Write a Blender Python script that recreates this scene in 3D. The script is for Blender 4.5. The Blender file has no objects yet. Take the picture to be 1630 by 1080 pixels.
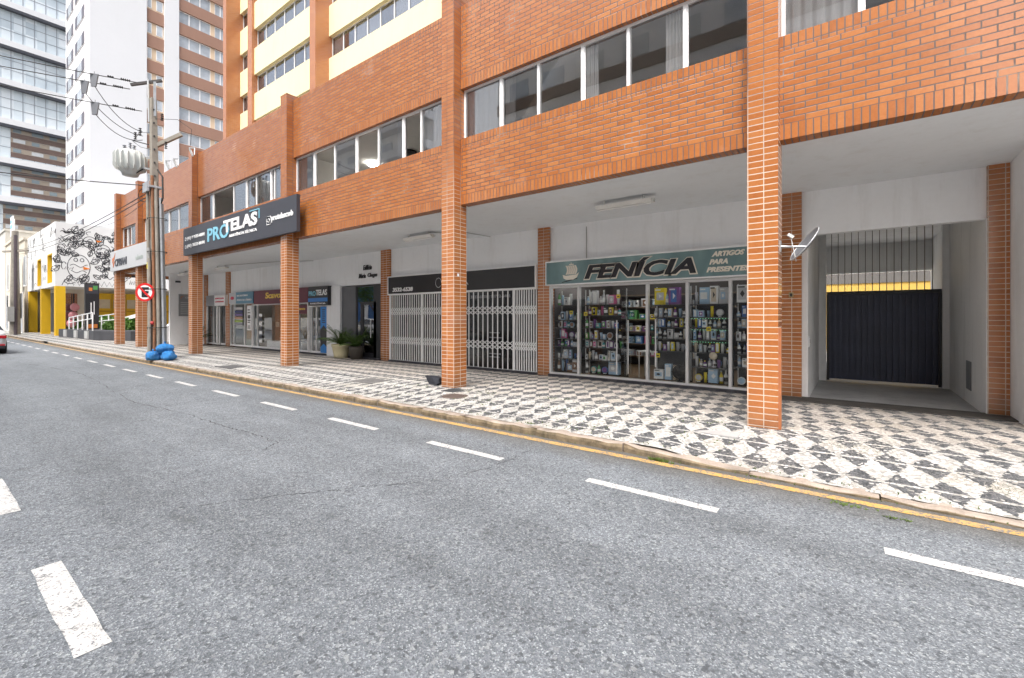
import bpy, math, random
from mathutils import Vector, Matrix
random.seed(7)
R = math.radians
SC = bpy.context.scene
COL = SC.collection
# ---------------------------------------------------------------- camera
cam_d = bpy.data.cameras.new('camera'); cam = bpy.data.objects.new('camera', cam_d); COL.objects.link(cam)
cam_d.sensor_width = 36; cam_d.lens = 15.99; cam_d.shift_y = -35/1630.; cam_d.clip_start = .05; cam_d.clip_end = 2000
cam.location = (0, 0, 1.7); cam.rotation_euler = (R(90), 0, math.atan2(.6, .8))
SC.camera = cam
# ---------------------------------------------------------------- world, sun, exposure
SUN_EL, SUN_AZ = 58, 162          # azimuth: direction the light comes from, degrees from +Y clockwise
w = bpy.data.worlds.new('World'); SC.world = w; w.use_nodes = True
nt = w.node_tree; bg = nt.nodes['Background']
sky = nt.nodes.new('ShaderNodeTexSky'); sky.sky_type = 'NISHITA'; sky.sun_disc = False
sky.sun_elevation = R(SUN_EL); sky.sun_rotation = R(SUN_AZ); sky.dust_density = 6; sky.air_density = 1.0; sky.ozone_density = .6
hs = nt.nodes.new('ShaderNodeHueSaturation'); hs.inputs['Saturation'].default_value = .50
nt.links.new(sky.outputs[0], hs.inputs['Color']); nt.links.new(hs.outputs[0], bg.inputs['Color'])
bg.inputs['Strength'].default_value = .15
sd = bpy.data.lights.new('sun', 'SUN'); so = bpy.data.objects.new('sun', sd); COL.objects.link(so)
sd.energy = 1.5; sd.angle = R(25); sd.color = (1, .985, .96)
sv = Vector((math.sin(R(SUN_AZ))*math.cos(R(SUN_EL)), math.cos(R(SUN_AZ))*math.cos(R(SUN_EL)), math.sin(R(SUN_EL))))
so.rotation_euler = (-sv).to_track_quat('-Z', 'Y').to_euler()
SC.view_settings.view_transform = 'Standard'; SC.view_settings.look = 'None'
SC.view_settings.exposure = 1.05; SC.view_settings.gamma = 1
SC.cycles.max_bounces = 8; SC.cycles.transparent_max_bounces = 24; SC.cycles.caustics_reflective = False; SC.cycles.caustics_refractive = False

# ---------------------------------------------------------------- measuring helpers (photo pixel -> metres in the place)
F_, CX_, HY_, CZ_ = 724., 815., 505., 1.7
def tx(px, Y): a = (px-CX_)/F_; return Y*(-.6+.8*a)/(.8+.6*a)
def tz(px, py, Y): a = (px-CX_)/F_; return CZ_-(py-HY_)/F_*Y/(.8+.6*a)
def ty(px, X): a = (px-CX_)/F_; return X*(.8+.6*a)/(-.6+.8*a)
def gnd(px, py, Z=.0):
    a = (px-CX_)/F_; d = F_*(CZ_-Z)/(py-HY_); return d*(-.6+.8*a), d*(.8+.6*a)
def smooth(t): t = max(0, min(1, t)); return t*t*(3-2*t)
def swz(X, Y):
    k = .035+.075*smooth((-1.35-X)/.55)
    if X > 1e9: k = .1
    front = .145
    if Y < 7.2: z = k+(front-k)*smooth((Y-5.4)/1.8)
    else: z = front+(.05-front)*min(1, (Y-7.2)/3.7)
    return z

# ---------------------------------------------------------------- tagging / hierarchy
def tag(o, label=None, cat=None, group=None, kind=None):
    if label: o['label'] = label
    if cat: o['category'] = cat
    if group: o['group'] = group
    if kind: o['kind'] = kind
    return o
def thing(name, label, cat, loc=(0, 0, 0), rz=0, group=None):
    o = bpy.data.objects.new(name, None); COL.objects.link(o)
    o.empty_display_size = .2; o.location = loc; o.rotation_euler = (0, 0, rz)
    return tag(o, label, cat, group)
def wloc(o):
    v = Vector((0, 0, 0))
    while o: v += Vector(o.location); o = o.parent
    return v
def children(o): return [c for c in COL.objects if c.parent == o]
def copy_tree(o, parent=None, kids=None):
    kids = kids if kids is not None else [c for c in COL.objects]
    c = o.copy(); COL.objects.link(c)
    if parent: c.parent = parent
    for ch in kids:
        if ch.parent == o: copy_tree(ch, c, kids)
    return c

class MB:
    def __init__(s): s.v = []; s.f = []; s.m = []; s.sm = []
    def add(s, vs, fs, m=0, smooth=False):
        n = len(s.v); s.v += [tuple(p) for p in vs]
        for f in fs: s.f.append(tuple(i+n for i in f)); s.m.append(m); s.sm.append(smooth)
        return s
    def box(s, x0, x1, y0, y1, z0, z1, m=0):
        if x0 > x1: x0, x1 = x1, x0
        if y0 > y1: y0, y1 = y1, y0
        if z0 > z1: z0, z1 = z1, z0
        v = [(x0, y0, z0), (x1, y0, z0), (x1, y1, z0), (x0, y1, z0), (x0, y0, z1), (x1, y0, z1), (x1, y1, z1), (x0, y1, z1)]
        return s.add(v, [(0, 3, 2, 1), (4, 5, 6, 7), (0, 1, 5, 4), (1, 2, 6, 5), (2, 3, 7, 6), (3, 0, 4, 7)], m)
    def obox(s, c, sx, sy, sz, M, m=0):
        v = []
        for z in (-sz/2, sz/2):
            for x, y in ((-sx/2, -sy/2), (sx/2, -sy/2), (sx/2, sy/2), (-sx/2, sy/2)): v.append(Vector(c)+M @ Vector((x, y, z)))
        return s.add(v, [(0, 3, 2, 1), (4, 5, 6, 7), (0, 1, 5, 4), (1, 2, 6, 5), (2, 3, 7, 6), (3, 0, 4, 7)], m)
    def quad(s, a, b, c, d, m=0): return s.add([a, b, c, d], [(0, 1, 2, 3)], m)
    def bar(s, p, q, wd, m=0, h=None):
        p = Vector(p); q = Vector(q); d = (q-p)
        if d.length < 1e-6: return s
        M = d.to_track_quat('Z', 'X').to_matrix()
        return s.obox((p+q)/2, wd, h or wd, d.length, M, m)
    def tube(s, pts, r, n=8, m=0, caps=True):
        pts = [Vector(p) for p in pts]; rs = r if isinstance(r, (list, tuple)) else [r]*len(pts)
        rings = []; up = None
        for i, p in enumerate(pts):
            d = (pts[min(i+1, len(pts)-1)]-pts[max(i-1, 0)]).normalized()
            if up is None or abs(up.dot(d)) > .95: up = Vector((0, 0, 1)) if abs(d.z) < .9 else Vector((1, 0, 0))
            a = d.cross(up).normalized(); b = d.cross(a).normalized(); up = b.copy()
            if up.dot(d) > .9: up = a
            rings.append([p+(a*math.cos(2*math.pi*k/n)+b*math.sin(2*math.pi*k/n))*rs[i] for k in range(n)])
            up = None if len(pts) < 3 else (Vector((0, 0, 1)) if abs(d.z) < .9 else Vector((1, 0, 0)))
        vs = [v for rg in rings for v in rg]; fs = []
        for i in range(len(pts)-1):
            for k in range(n): fs.append((i*n+k, i*n+(k+1) % n, (i+1)*n+(k+1) % n, (i+1)*n+k))
        s.add(vs, fs, m, True)
        if caps: s.add(rings[0], [tuple(range(n))[::-1]], m); s.add(rings[-1], [tuple(range(n))], m)
        return s
    def lathe(s, c, prof, n=16, m=0, M=None, smooth=True):
        vs = []; M = M or Matrix.Identity(3); c = Vector(c)
        for r, z in prof:
            for k in range(n): a = 2*math.pi*k/n; vs.append(c+M @ Vector((r*math.cos(a), r*math.sin(a), z)))
        fs = []
        for i in range(len(prof)-1):
            for k in range(n): fs.append((i*n+k, i*n+(k+1) % n, (i+1)*n+(k+1) % n, (i+1)*n+k))
        return s.add(vs, fs, m, smooth)
    def blob(s, c, rx, ry, rz, rough=.12, m=0, nu=12, nv=8, seed=0):
        rnd = random.Random(seed); vs = []; ph = [rnd.random()*6 for _ in range(6)]
        for i in range(nv+1):
            t = math.pi*i/nv
            for k in range(nu):
                a = 2*math.pi*k/nu
                q = 1+rough*(math.sin(3*a+ph[0]+2*t)+.7*math.sin(5*a+ph[1]-3*t)+.8*math.sin(4*t+ph[2]))+rough*.6*(rnd.random()-.5)
                vs.append((c[0]+rx*q*math.sin(t)*math.cos(a), c[1]+ry*q*math.sin(t)*math.sin(a), c[2]+rz*q*math.cos(t)))
        fs = [(i*nu+k, (i+1)*nu+k, (i+1)*nu+(k+1) % nu, i*nu+(k+1) % nu) for i in range(nv) for k in range(nu)]
        return s.add(vs, fs, m, True)
    def prism(s, poly, a0, a1, axis='Y', m=0):
        def P(u, v, a): return {'Y': (u, a, v), 'X': (a, u, v), 'Z': (u, v, a)}[axis]
        n = len(poly); vs = [P(u, v, a0) for u, v in poly]+[P(u, v, a1) for u, v in poly]
        return s.add(vs, [tuple(range(n)), tuple(range(2*n-1, n-1, -1))]+[(i, i+n, (i+1) % n+n, (i+1) % n) for i in range(n)], m)
    def text(s, body, o, xd, zd, width, height, depth=.012, bold=.02, shear=0, m=0, align='L'):
        cu = bpy.data.curves.new('t', 'FONT'); cu.body = body; cu.extrude = .02; cu.offset = bold; cu.shear = shear; cu.resolution_u = 3
        ob = bpy.data.objects.new('t', cu); COL.objects.link(ob)
        dg = bpy.context.evaluated_depsgraph_get(); me = bpy.data.meshes.new_from_object(ob.evaluated_get(dg))
        vs = [v.co.copy() for v in me.vertices]; fs = [tuple(p.vertices) for p in me.polygons]
        bpy.data.objects.remove(ob); bpy.data.curves.remove(cu); bpy.data.meshes.remove(me)
        if not vs: return s
        x0 = min(v.x for v in vs); x1 = max(v.x for v in vs); y0 = min(v.y for v in vs); y1 = max(v.y for v in vs)
        sy = height/(y1-y0); sx = width/(x1-x0) if width else sy
        o = Vector(o); xd = Vector(xd); zd = Vector(zd); nd = xd.cross(zd)
        out = [o+xd*(v.x-x0)*sx+zd*(v.y-y0)*sy+nd*(v.z/.02*depth) for v in vs]
        return s.add(out, fs, m)
    def build(s, name, mats, parent=None, bevel=0, kind=None):
        if not isinstance(mats, (list, tuple)): mats = [mats]
        off = wloc(parent) if parent else Vector((0, 0, 0))
        vs = [tuple(Vector(p)-off) for p in s.v]
        me = bpy.data.meshes.new(name); me.from_pydata(vs, [], s.f)
        for mm in mats: me.materials.append(mm)
        me.polygons.foreach_set('material_index', s.m); me.polygons.foreach_set('use_smooth', s.sm); me.update()
        o = bpy.data.objects.new(name, me); COL.objects.link(o)
        if parent: o.parent = parent
        if kind: o['kind'] = kind
        if bevel:
            b = o.modifiers.new('bevel', 'BEVEL'); b.width = bevel; b.segments = 2; b.limit_method = 'ANGLE'
        return o
def single(mb, name, mats, label, cat, group=None, kind=None, bevel=0):
    """one-mesh thing with its origin at the base of its bounding box"""
    xs = [v[0] for v in mb.v]; ys = [v[1] for v in mb.v]; zs = [v[2] for v in mb.v]
    c = Vector(((min(xs)+max(xs))/2, (min(ys)+max(ys))/2, min(zs)))
    mb.v = [tuple(Vector(p)-c) for p in mb.v]
    o = mb.build(name, mats, None, bevel); o.location = c
    return tag(o, label, cat, group, kind)

# ---------------------------------------------------------------- materials
class G:
    def __init__(s, name):
        s.mat = bpy.data.materials.new(name); s.mat.use_nodes = True; s.t = s.mat.node_tree
        s.b = s.t.nodes['Principled BSDF']; s.out = s.t.nodes['Material Output']; s._pos = None
    def n(s, typ, props=None, **inp):
        nd = s.t.nodes.new(typ)
        for k, v in (props or {}).items(): setattr(nd, k, v)
        for k, v in inp.items():
            key = int(k[1:]) if k[0] == 'i' and k[1:].isdigit() else k.replace('_', ' ')
            s.set(nd.inputs[key], v)
        return nd
    def set(s, sock, v):
        if isinstance(v, bpy.types.NodeSocket): s.t.links.new(v, sock)
        else:
            if hasattr(v, '__len__') and sock.type == 'RGBA' and len(v) == 3: v = (*v, 1)
            sock.default_value = v
    @property
    def pos(s):
        if s._pos is None: s._pos = s.n('ShaderNodeNewGeometry').outputs['Position']
        return s._pos
    def m(s, op, a, b=0, c=0): return s.n('ShaderNodeMath', {'operation': op}, i0=a, i1=b, i2=c).outputs[0]
    def noise(s, scale, vec=None, detail=4, rough=.55): return s.n('ShaderNodeTexNoise', None, Vector=vec or s.pos, Scale=scale, Detail=detail, Roughness=rough).outputs[0]
    def sep(s, v=None): return s.n('ShaderNodeSeparateXYZ', None, Vector=v or s.pos).outputs
    def comb(s, x=0, y=0, z=0): return s.n('ShaderNodeCombineXYZ', None, X=x, Y=y, Z=z).outputs[0]
    def ramp(s, f, stops, interp='LINEAR'):
        nd = s.n('ShaderNodeValToRGB', None, Fac=f); cr = nd.color_ramp; cr.interpolation = interp
        while len(cr.elements) < len(stops): cr.elements.new(.5)
        for e, (p, c) in zip(cr.elements, stops): e.position = p; e.color = (*c, 1) if hasattr(c, '__len__') else (c, c, c, 1)
        return nd.outputs[0]
    def step(s, f, lo, hi): return s.n('ShaderNodeMapRange', {'clamp': True}, Value=f, From_Min=lo, From_Max=hi, To_Min=0., To_Max=1.).outputs[0]
    def mix(s, f, a, b, mode='MIX'):
        nd = s.n('ShaderNodeMix', {'data_type': 'RGBA', 'blend_type': mode}); s.set(nd.inputs[0], f); s.set(nd.inputs[6], a); s.set(nd.inputs[7], b)
        return nd.outputs[2]
    def bump(s, h, strength=.3, dist=.01): s.set(s.b.inputs['Normal'], s.n('ShaderNodeBump', None, Height=h, Strength=strength, Distance=dist).outputs[0])
    def fin(s, col, rough=.6, metal=0, spec=.5):
        s.set(s.b.inputs['Base Color'], col); s.set(s.b.inputs['Roughness'], rough); s.b.inputs['Metallic'].default_value = metal
        s.b.inputs['Specular IOR Level'].default_value = spec
        return s.mat
CACHE = {}
def mk(name, col, rough=.6, metal=0, var=.1, vs=2.5, bump=0, bs=60, spec=.5, stain=None, dirt=0):
    """plain procedural surface: base colour with mottling, optional stain colour, optional bump"""
    if name in CACHE: return CACHE[name]
    g = G(name); n1 = g.noise(vs, detail=5); n2 = g.noise(vs*14, detail=2)
    f = g.m('ADD', g.m('MULTIPLY', n1, .7), g.m('MULTIPLY', n2, .3))
    c = g.ramp(f, [(.3, tuple(x*(1-var) for x in col)), (.7, tuple(min(1, x*(1+var)) for x in col))])
    if stain:
        z = g.sep(); sv_ = g.comb(g.m('MULTIPLY', z[0], 3), g.m('MULTIPLY', z[1], 3), g.m('MULTIPLY', z[2], .35))
        c = g.mix(g.m('MULTIPLY', g.step(g.noise(1.2, sv_, 6, .65), .52, .75), dirt or .5), c, stain)
    rr = g.m('ADD', rough-.06, g.m('MULTIPLY', n1, .12))
    if bump: g.bump(g.noise(bs, detail=3), bump, .006)
    CACHE[name] = g.fin(c, rr, metal, spec); return CACHE[name]

def brick(name, bw, rh, offset, soldier=False, column=False, mort_lo=(.62, .52, .42), mort_hi=(.075, .042, .03)):
    g = G(name); p = g.sep(); nr = g.sep(g.n('ShaderNodeNewGeometry').outputs['True Normal'])
    side = g.m('GREATER_THAN', g.m('ABSOLUTE', nr[0]), .6)
    x = p[0]; y = p[1]
    u = g.m('ADD', g.m('MULTIPLY', x, g.m('SUBTRACT', 1, side)), g.m('MULTIPLY', g.m('ADD', y, .0), side))
    wob = g.m('MULTIPLY', g.m('SUBTRACT', g.noise(9, detail=2), .5), .006)
    vec = g.comb(g.m('ADD', u, wob), g.m('ADD', p[2], wob), 0)
    bt = g.n('ShaderNodeTexBrick', {'offset': offset, 'offset_frequency': 2, 'squash': 1}, Vector=vec, Scale=1., Mortar_Size=.0085 if not column else .006, Mortar_Smooth=.15, Bias=0., Brick_Width=bw, Row_Height=rh,
             Color1=(.0, .0, .0), Color2=(1, 1, 1), Mortar=(.5, .5, .5))
    tone = g.sep(bt.outputs[0])[0]
    mp = g.m('ADD', g.m('MULTIPLY', tone, .45), g.m('MULTIPLY', g.noise(30, detail=3), .55))
    c = g.ramp(mp, [(.1, (.33, .100, .024)), (.5, (.42, .142, .036)), (.85, (.48, .185, .056)), (1, (.54, .24, .10))])
    zlo = g.step(g.m('ADD', p[2], g.m('MULTIPLY', g.noise(1.3, detail=3), 2.2)), 4.6, 6.6) if column else 1.
    mort = g.mix(zlo, mort_lo, mort_hi) if column else g.mix(g.step(g.noise(1.1, detail=5), .60, .74), mort_hi, (.36, .28, .22))
    f = bt.outputs['Fac']
    col = g.mix(f, c, mort)
    eff = g.m('MULTIPLY', g.step(g.noise(.8, g.comb(g.m('MULTIPLY', x, 1.0), 0, g.m('MULTIPLY', p[2], 1.3)), 8, .7), .60, .70), .16)
    col = g.mix(eff, col, (.62, .50, .44))
    g.bump(g.m('SUBTRACT', g.m('MULTIPLY', g.noise(60, detail=3), .12), f), .38, .005)
    ro = g.m('ADD', .15, g.m('ADD', g.m('MULTIPLY', f, .5), g.m('MULTIPLY', g.noise(3), .14)))
    soot = g.noise(1.6, g.comb(g.m('MULTIPLY', u, 2.2), 0, g.m('MULTIPLY', p[2], .28)), 6, .65)
    col = g.mix(1., col, g.ramp(soot, [(.30, .90), (.5, 1.0), (.7, 1.03)]), 'MULTIPLY')
    foot = g.m('MULTIPLY', g.m('SUBTRACT', 1, g.step(g.m('ADD', p[2], g.m('MULTIPLY', g.noise(6), .3)), .25, .62)), .45)
    col = g.mix(foot, col, (.13, .085, .05))
    return g.fin(col, ro, 0, 1.)
M_col = brick('glazed_brick_stack', .2, .0865, 0, column=True)
M_brk = brick('glazed_brick_running', .262, .0865, .5)
M_sol = brick('glazed_brick_soldier', .0865, .5, 0)
M_twr = brick('tower_brick', .25, .08, .5, mort_hi=(.35, .2, .13))

def asphalt():
    g = G('asphalt'); p = g.sep()
    v = g.n('ShaderNodeTexVoronoi', {'feature': 'F1'}, Vector=g.pos, Scale=120.); vc = g.sep(v.outputs['Color']); chip = vc[0]
    v2 = g.n('ShaderNodeTexVoronoi', {'feature': 'F1'}, Vector=g.pos, Scale=52., Randomness=1.); v2c = g.sep(v2.outputs['Color'])
    fine = g.noise(210, detail=3, rough=.7)
    c = g.ramp(chip, [(.0, (.085, .088, .096)), (.5, (.150, .155, .166)), (.86, (.215, .220, .232)), (.98, (.40, .40, .40))])
    c = g.mix(g.step(v2c[1], .84, .96), c, (.060, .062, .068))
    c = g.mix(g.m('MULTIPLY', g.step(v2c[2], .93, .97), .6), c, (.36, .355, .345))
    c = g.mix(.22, c, (.150, .156, .168))
    c = g.mix(1., c, g.ramp(fine, [(.3, .86), (.7, 1.14)]), 'MULTIPLY')
    # uneven binder: broad mottling, tyre-polished tracks along the lane, a few oily drips and dusty edges
    wv = g.comb(g.m('MULTIPLY', p[0], .16), p[1], 0)
    c = g.mix(1., c, g.ramp(g.noise(.55, detail=6, rough=.65), [(.28, .86), (.5, 1.0), (.72, 1.10)]), 'MULTIPLY')
    c = g.mix(1., c, g.ramp(g.noise(2.6, detail=5, rough=.6), [(.3, .90), (.7, 1.08)]), 'MULTIPLY')
    c = g.mix(1., c, g.ramp(g.noise(1.05, wv, 4), [(.36, .82), (.55, 1.03), (.7, 1.10)]), 'MULTIPLY')
    oil = g.m('MULTIPLY', g.step(g.noise(3.1, g.comb(g.m('MULTIPLY', p[0], .6), p[1], 0), 3), .66, .74), .45)
    c = g.mix(oil, c, (.06, .06, .063))
    c = g.mix(1., c, (1.07, 1.155, 1.19), 'MULTIPLY')
    edge = g.m('MULTIPLY', g.step(g.m('ADD', p[1], g.m('MULTIPLY', g.noise(2.2, detail=4), .5)), 5.0, 5.5), .75)
    c = g.mix(edge, c, (.105, .095, .078))
    g.bump(g.m('ADD', v.outputs['Distance'], g.m('MULTIPLY', v2.outputs['Distance'], .6)), .6, .007)
    return g.fin(c, g.ramp(chip, [(0, .80), (1, .58)]), 0, .55)
M_asph = asphalt()

def petit_pave():
    g = G('mosaic_pavement')
    wob = g.n('ShaderNodeTexNoise', None, Vector=g.pos, Scale=1.3, Detail=2.); ws = g.n('ShaderNodeVectorMath', {'operation': 'MULTIPLY_ADD'}); g.set(ws.inputs[0], wob.outputs['Color']); ws.inputs[1].default_value = (.05, .07, 0); g.set(ws.inputs[2], g.pos)
    P = g.sep(ws.outputs[0])
    v = g.n('ShaderNodeTexVoronoi', {'feature': 'F1'}, Vector=g.comb(P[0], P[1], 0), Scale=31., Randomness=.9)
    ve = g.n('ShaderNodeTexVoronoi', {'feature': 'DISTANCE_TO_EDGE'}, Vector=g.comb(P[0], P[1], 0), Scale=31., Randomness=.9)
    bl = g.n('ShaderNodeMix', {'data_type': 'VECTOR'}); bl.inputs[0].default_value = .45; g.set(bl.inputs[4], v.outputs['Position']); g.set(bl.inputs[5], g.comb(P[0], P[1], 0)); C = g.sep(bl.outputs[1]); rnd = g.sep(v.outputs['Color'])
    # zone: the pavement under the arcade is a tight chequer, the open strip has separate kites
    zone = g.m('GREATER_THAN', g.m('ADD', C[1], g.m('MULTIPLY', C[0], -.06)), 7.75)
    gar = g.m('GREATER_THAN', C[0], -.75); left = g.m('LESS_THAN', C[0], -6.6)
    cz = g.m('MULTIPLY', zone, g.m('SUBTRACT', 1, gar))
    U = g.m('DIVIDE', g.m('ADD', C[0], g.m('MULTIPLY', C[1], .12)), .325); V = g.m('DIVIDE', C[1], .62)
    fu = g.m('ABSOLUTE', g.m('SUBTRACT', g.m('FRACT', U), .5)); fv = g.m('ABSOLUTE', g.m('SUBTRACT', g.m('FRACT', V), .5))
    dia = g.m('ADD', fu, fv)
    rad = g.m('ADD', .485, g.m('MULTIPLY', cz, .015))
    gap = g.m('MULTIPLY', g.m('SUBTRACT', 1, cz), .035)
    dark = g.m('MULTIPLY', g.m('LESS_THAN', dia, g.m('ADD', rad, g.m('MULTIPLY', g.m('SUBTRACT', rnd[0], .5), .05))), g.m('GREATER_THAN', fv, gap))
    stray = g.m('GREATER_THAN', rnd[2], .93)
    dark = g.m('MULTIPLY', dark, g.m('SUBTRACT', 1, g.m('MULTIPLY', stray, .9)))
    big = g.noise(.9, detail=5, rough=.65)
    warm = g.m('MULTIPLY', g.step(p0 := g.sep()[1], 6.9, 8.2), .75)
    white = g.mix(warm, g.ramp(rnd[1], [(0, (.34, .33, .30)), (.5, (.53, .52, .49)), (1, (.70, .695, .68))]), g.ramp(rnd[1], [(0, (.36, .31, .27)), (1, (.60, .54, .48))]))
    white = g.mix(g.m('MULTIPLY', g.step(big, .52, .7), .5), white, (.52, .46, .37))
    black = g.ramp(rnd[1], [(0, (.050, .055, .060)), (.6, (.095, .10, .108)), (1, (.16, .165, .17))])
    c = g.mix(dark, white, black)
    jw = g.m('ADD', .028, g.m('MULTIPLY', g.step(big, .42, .62), .05))
    joint = g.m('SUBTRACT', 1, g.step(ve.outputs['Distance'], 0, jw))
    moss = g.step(g.noise(2.3, detail=4), .50, .60)
    jc = g.mix(moss, (.26, .235, .20), (.08, .085, .04))
    strength = g.mix(dark, (.6, .6, .6), (.75, .75, .75))
    jc = g.mix(dark, jc, (.42, .40, .37))
    c = g.mix(g.m('MULTIPLY', joint, g.m('ADD', .50, g.m('MULTIPLY', g.step(g.noise(.7, detail=3), .42, .6), .5))), c, jc)
    c = g.mix(1., c, g.ramp(g.noise(.5, detail=6, rough=.7), [(.3, .78), (.62, 1.04)]), 'MULTIPLY')
    g.bump(g.m('ADD', g.step(ve.outputs['Distance'], 0, .12), g.m('MULTIPLY', rnd[1], .7)), .6, .010)
    return g.fin(c, .62, 0, .4)
M_pave = petit_pave()

def paint(name, col, wear):
    g = G(name); v = g.n('ShaderNodeTexVoronoi', {'feature': 'F1'}, Vector=g.pos, Scale=90.)
    wn_ = g.m('ADD', g.m('MULTIPLY', g.noise(45, detail=5, rough=.75), .75), g.m('MULTIPLY', g.noise(7, detail=4), .25))
    c = g.mix(g.step(wn_, wear-.04, wear+.02), col, (.15, .155, .165))
    c = g.mix(g.m('MULTIPLY', g.step(g.noise(5, detail=5), .5, .75), .35), c, (.35, .34, .31))
    g.bump(v.outputs['Distance'], .4, .006); return g.fin(c, .6, 0, .4)
M_white = paint('road_paint_white', (.60, .60, .585), .565); M_yel = paint('road_paint_yellow', (.60, .36, .10), .53)
M_stone = mk('kerb_granite', (.36, .30, .25), .85, var=.35, vs=5, bump=.8, bs=18, stain=(.12, .10, .07), dirt=.6)
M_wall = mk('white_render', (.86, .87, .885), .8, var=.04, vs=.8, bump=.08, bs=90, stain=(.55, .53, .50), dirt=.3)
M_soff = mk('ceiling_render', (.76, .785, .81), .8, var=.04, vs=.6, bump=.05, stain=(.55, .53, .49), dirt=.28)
M_gwall = mk('garage_wall_render', (.82, .82, .81), .8, var=.06, vs=1.2, stain=(.4, .39, .38), dirt=.4)
M_conc = mk('garage_floor_concrete', (.44, .44, .44), .55, var=.2, vs=1.5, stain=(.18, .18, .18), dirt=.5)
M_alu = mk('aluminium', (.66, .66, .66), .38, metal=.35, var=.06, vs=5)
M_walu = mk('white_aluminium', (.88, .88, .88), .45, var=.04, vs=5)
M_blk = mk('black_paint', (.022, .022, .026), .4, var=.2)
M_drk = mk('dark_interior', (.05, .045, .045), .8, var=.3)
M_plinth = mk('black_granite_plinth', (.03, .03, .038), .45, var=.3, vs=8, stain=(.3, .3, .3), dirt=.25)
M_gate = mk('gate_blue_steel', (.050, .058, .095), .5, var=.25, vs=1.5)
M_room = mk('room_plaster', (.80, .79, .76), .85, var=.05)
M_cream = mk('cream_render', (.80, .71, .44), .8, var=.05, vs=.5, stain=(.62, .52, .28), dirt=.3)
M_steel = mk('galvanised_steel', (.50, .52, .54), .45, metal=.5, var=.12, vs=6)
M_polec = mk('pole_concrete', (.30, .275, .235), .9, var=.22, vs=4, bump=.4, bs=40, stain=(.16, .14, .11), dirt=.6)
M_pvc = mk('grey_conduit', (.36, .36, .35), .6, var=.14, vs=3)
M_rust = mk('rust_brown', (.26, .12, .06), .8, var=.3, vs=9)
M_cable = mk('black_cable', (.02, .02, .02), .6)
M_tank = mk('transformer_grey', (.60, .62, .60), .5, var=.08, vs=4, stain=(.42, .22, .10), dirt=.45)

def glass(name, tint=(1, 1, 1), base=.06, fres=1.0, ior=1.5, refl=(.95, .97, 1)):
    g = G(name); g.t.nodes.remove(g.b)
    fr = g.n('ShaderNodeFresnel', None, IOR=ior); fac = g.m('MINIMUM', g.m('ADD', base, g.m('MULTIPLY', fr.outputs[0], fres)), 1)
    bmp = g.n('ShaderNodeBump', None, Height=g.noise(.9, detail=1), Strength=.05, Distance=.02)
    tr = g.n('ShaderNodeBsdfTransparent', None, Color=tint); gl = g.n('ShaderNodeBsdfGlossy', None, Color=refl, Roughness=.015, Normal=bmp.outputs[0])
    mx = g.n('ShaderNodeMixShader'); g.set(mx.inputs[0], fac); g.set(mx.inputs[1], tr.outputs[0]); g.set(mx.inputs[2], gl.outputs[0])
    g.t.links.new(mx.outputs[0], g.out.inputs[0]); return g.mat
M_glass = glass('window_glass', (.99, .99, .99), .07, .8)
M_sglass = glass('shop_glass', (.97, .98, .98), .0, .35)
M_tglass = glass('tinted_shop_glass', (.6, .6, .6), .0, .30)
M_dglass = glass('dark_glass', (.45, .48, .52), .38, 1.1)
def emit(name, col, s):
    g = G(name); g.b.inputs['Emission Color'].default_value = (*col, 1); g.b.inputs['Emission Strength'].default_value = s
    return g.fin(g.ramp(g.noise(3), [(0, col), (1, col)]), .5)
M_lit = emit('lit_tube', (1, .97, .9), 9)
M_led = emit('green_led', (.35, .9, .5), .7)
def curtain_mat(name, col):
    g = G(name); p = g.sep(); fold = g.noise(9, g.comb(g.m('ADD', p[0], g.m('MULTIPLY', p[2], .06)), 0, g.m('MULTIPLY', p[2], .04)), 2)
    return g.fin(g.ramp(fold, [(.3, tuple(.93*x for x in col)), (.7, col)]), .9)
M_curt = curtain_mat('white_curtain', (.93, .93, .93)); M_curt2 = curtain_mat('beige_curtain', (.62, .58, .46))

# ================================================================ THE SETTING
mb = MB()
mb.box(-900, 500, -500, 900, -1.2, -.06); mb.build('ground', mk('ground_soil', (.22, .21, .19), .95, var=.2), kind='structure')
mb = MB(); nx = 60
for i in range(nx):
    x0 = -240+i*5; mb.quad((x0, -5.2, 0), (x0+5, -5.2, 0), (x0+5, 5.42, 0), (x0, 5.42, 0))
mb.build('road', M_asph, kind='structure')
# pavement sheet with its gentle falls
def frange(a, b, s):
    r = []
    while a < b-1e-6: r.append(a); a += s
    return r+[b]
xs = frange(-125, -8, 3)+frange(-7.5, -2, .5)+frange(-1.9, 2, .1)+frange(2.5, 16, .5)
ys = [5.50, 5.6, 5.8, 6.0, 6.3, 6.6, 6.9, 7.2, 7.8, 8.6, 9.6, 10.95]
mb = MB(); vs = [(x, y, swz(x, y)) for y in ys for x in xs]; n = len(xs)
mb.add(vs, [(j*n+i, j*n+i+1, (j+1)*n+i+1, (j+1)*n+i) for j in range(len(ys)-1) for i in range(n-1)], 0, True)
mb.box(-125, -34.5, 10.95, 40, -.3, .05)
mb.build('pavement', M_pave, kind='structure')
# opposite pavement
mb = MB(); mb.box(-140, 60, -9, -5.2, -.3, .12); mb.build('opposite_pavement', M_pave, kind='structure')
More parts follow.
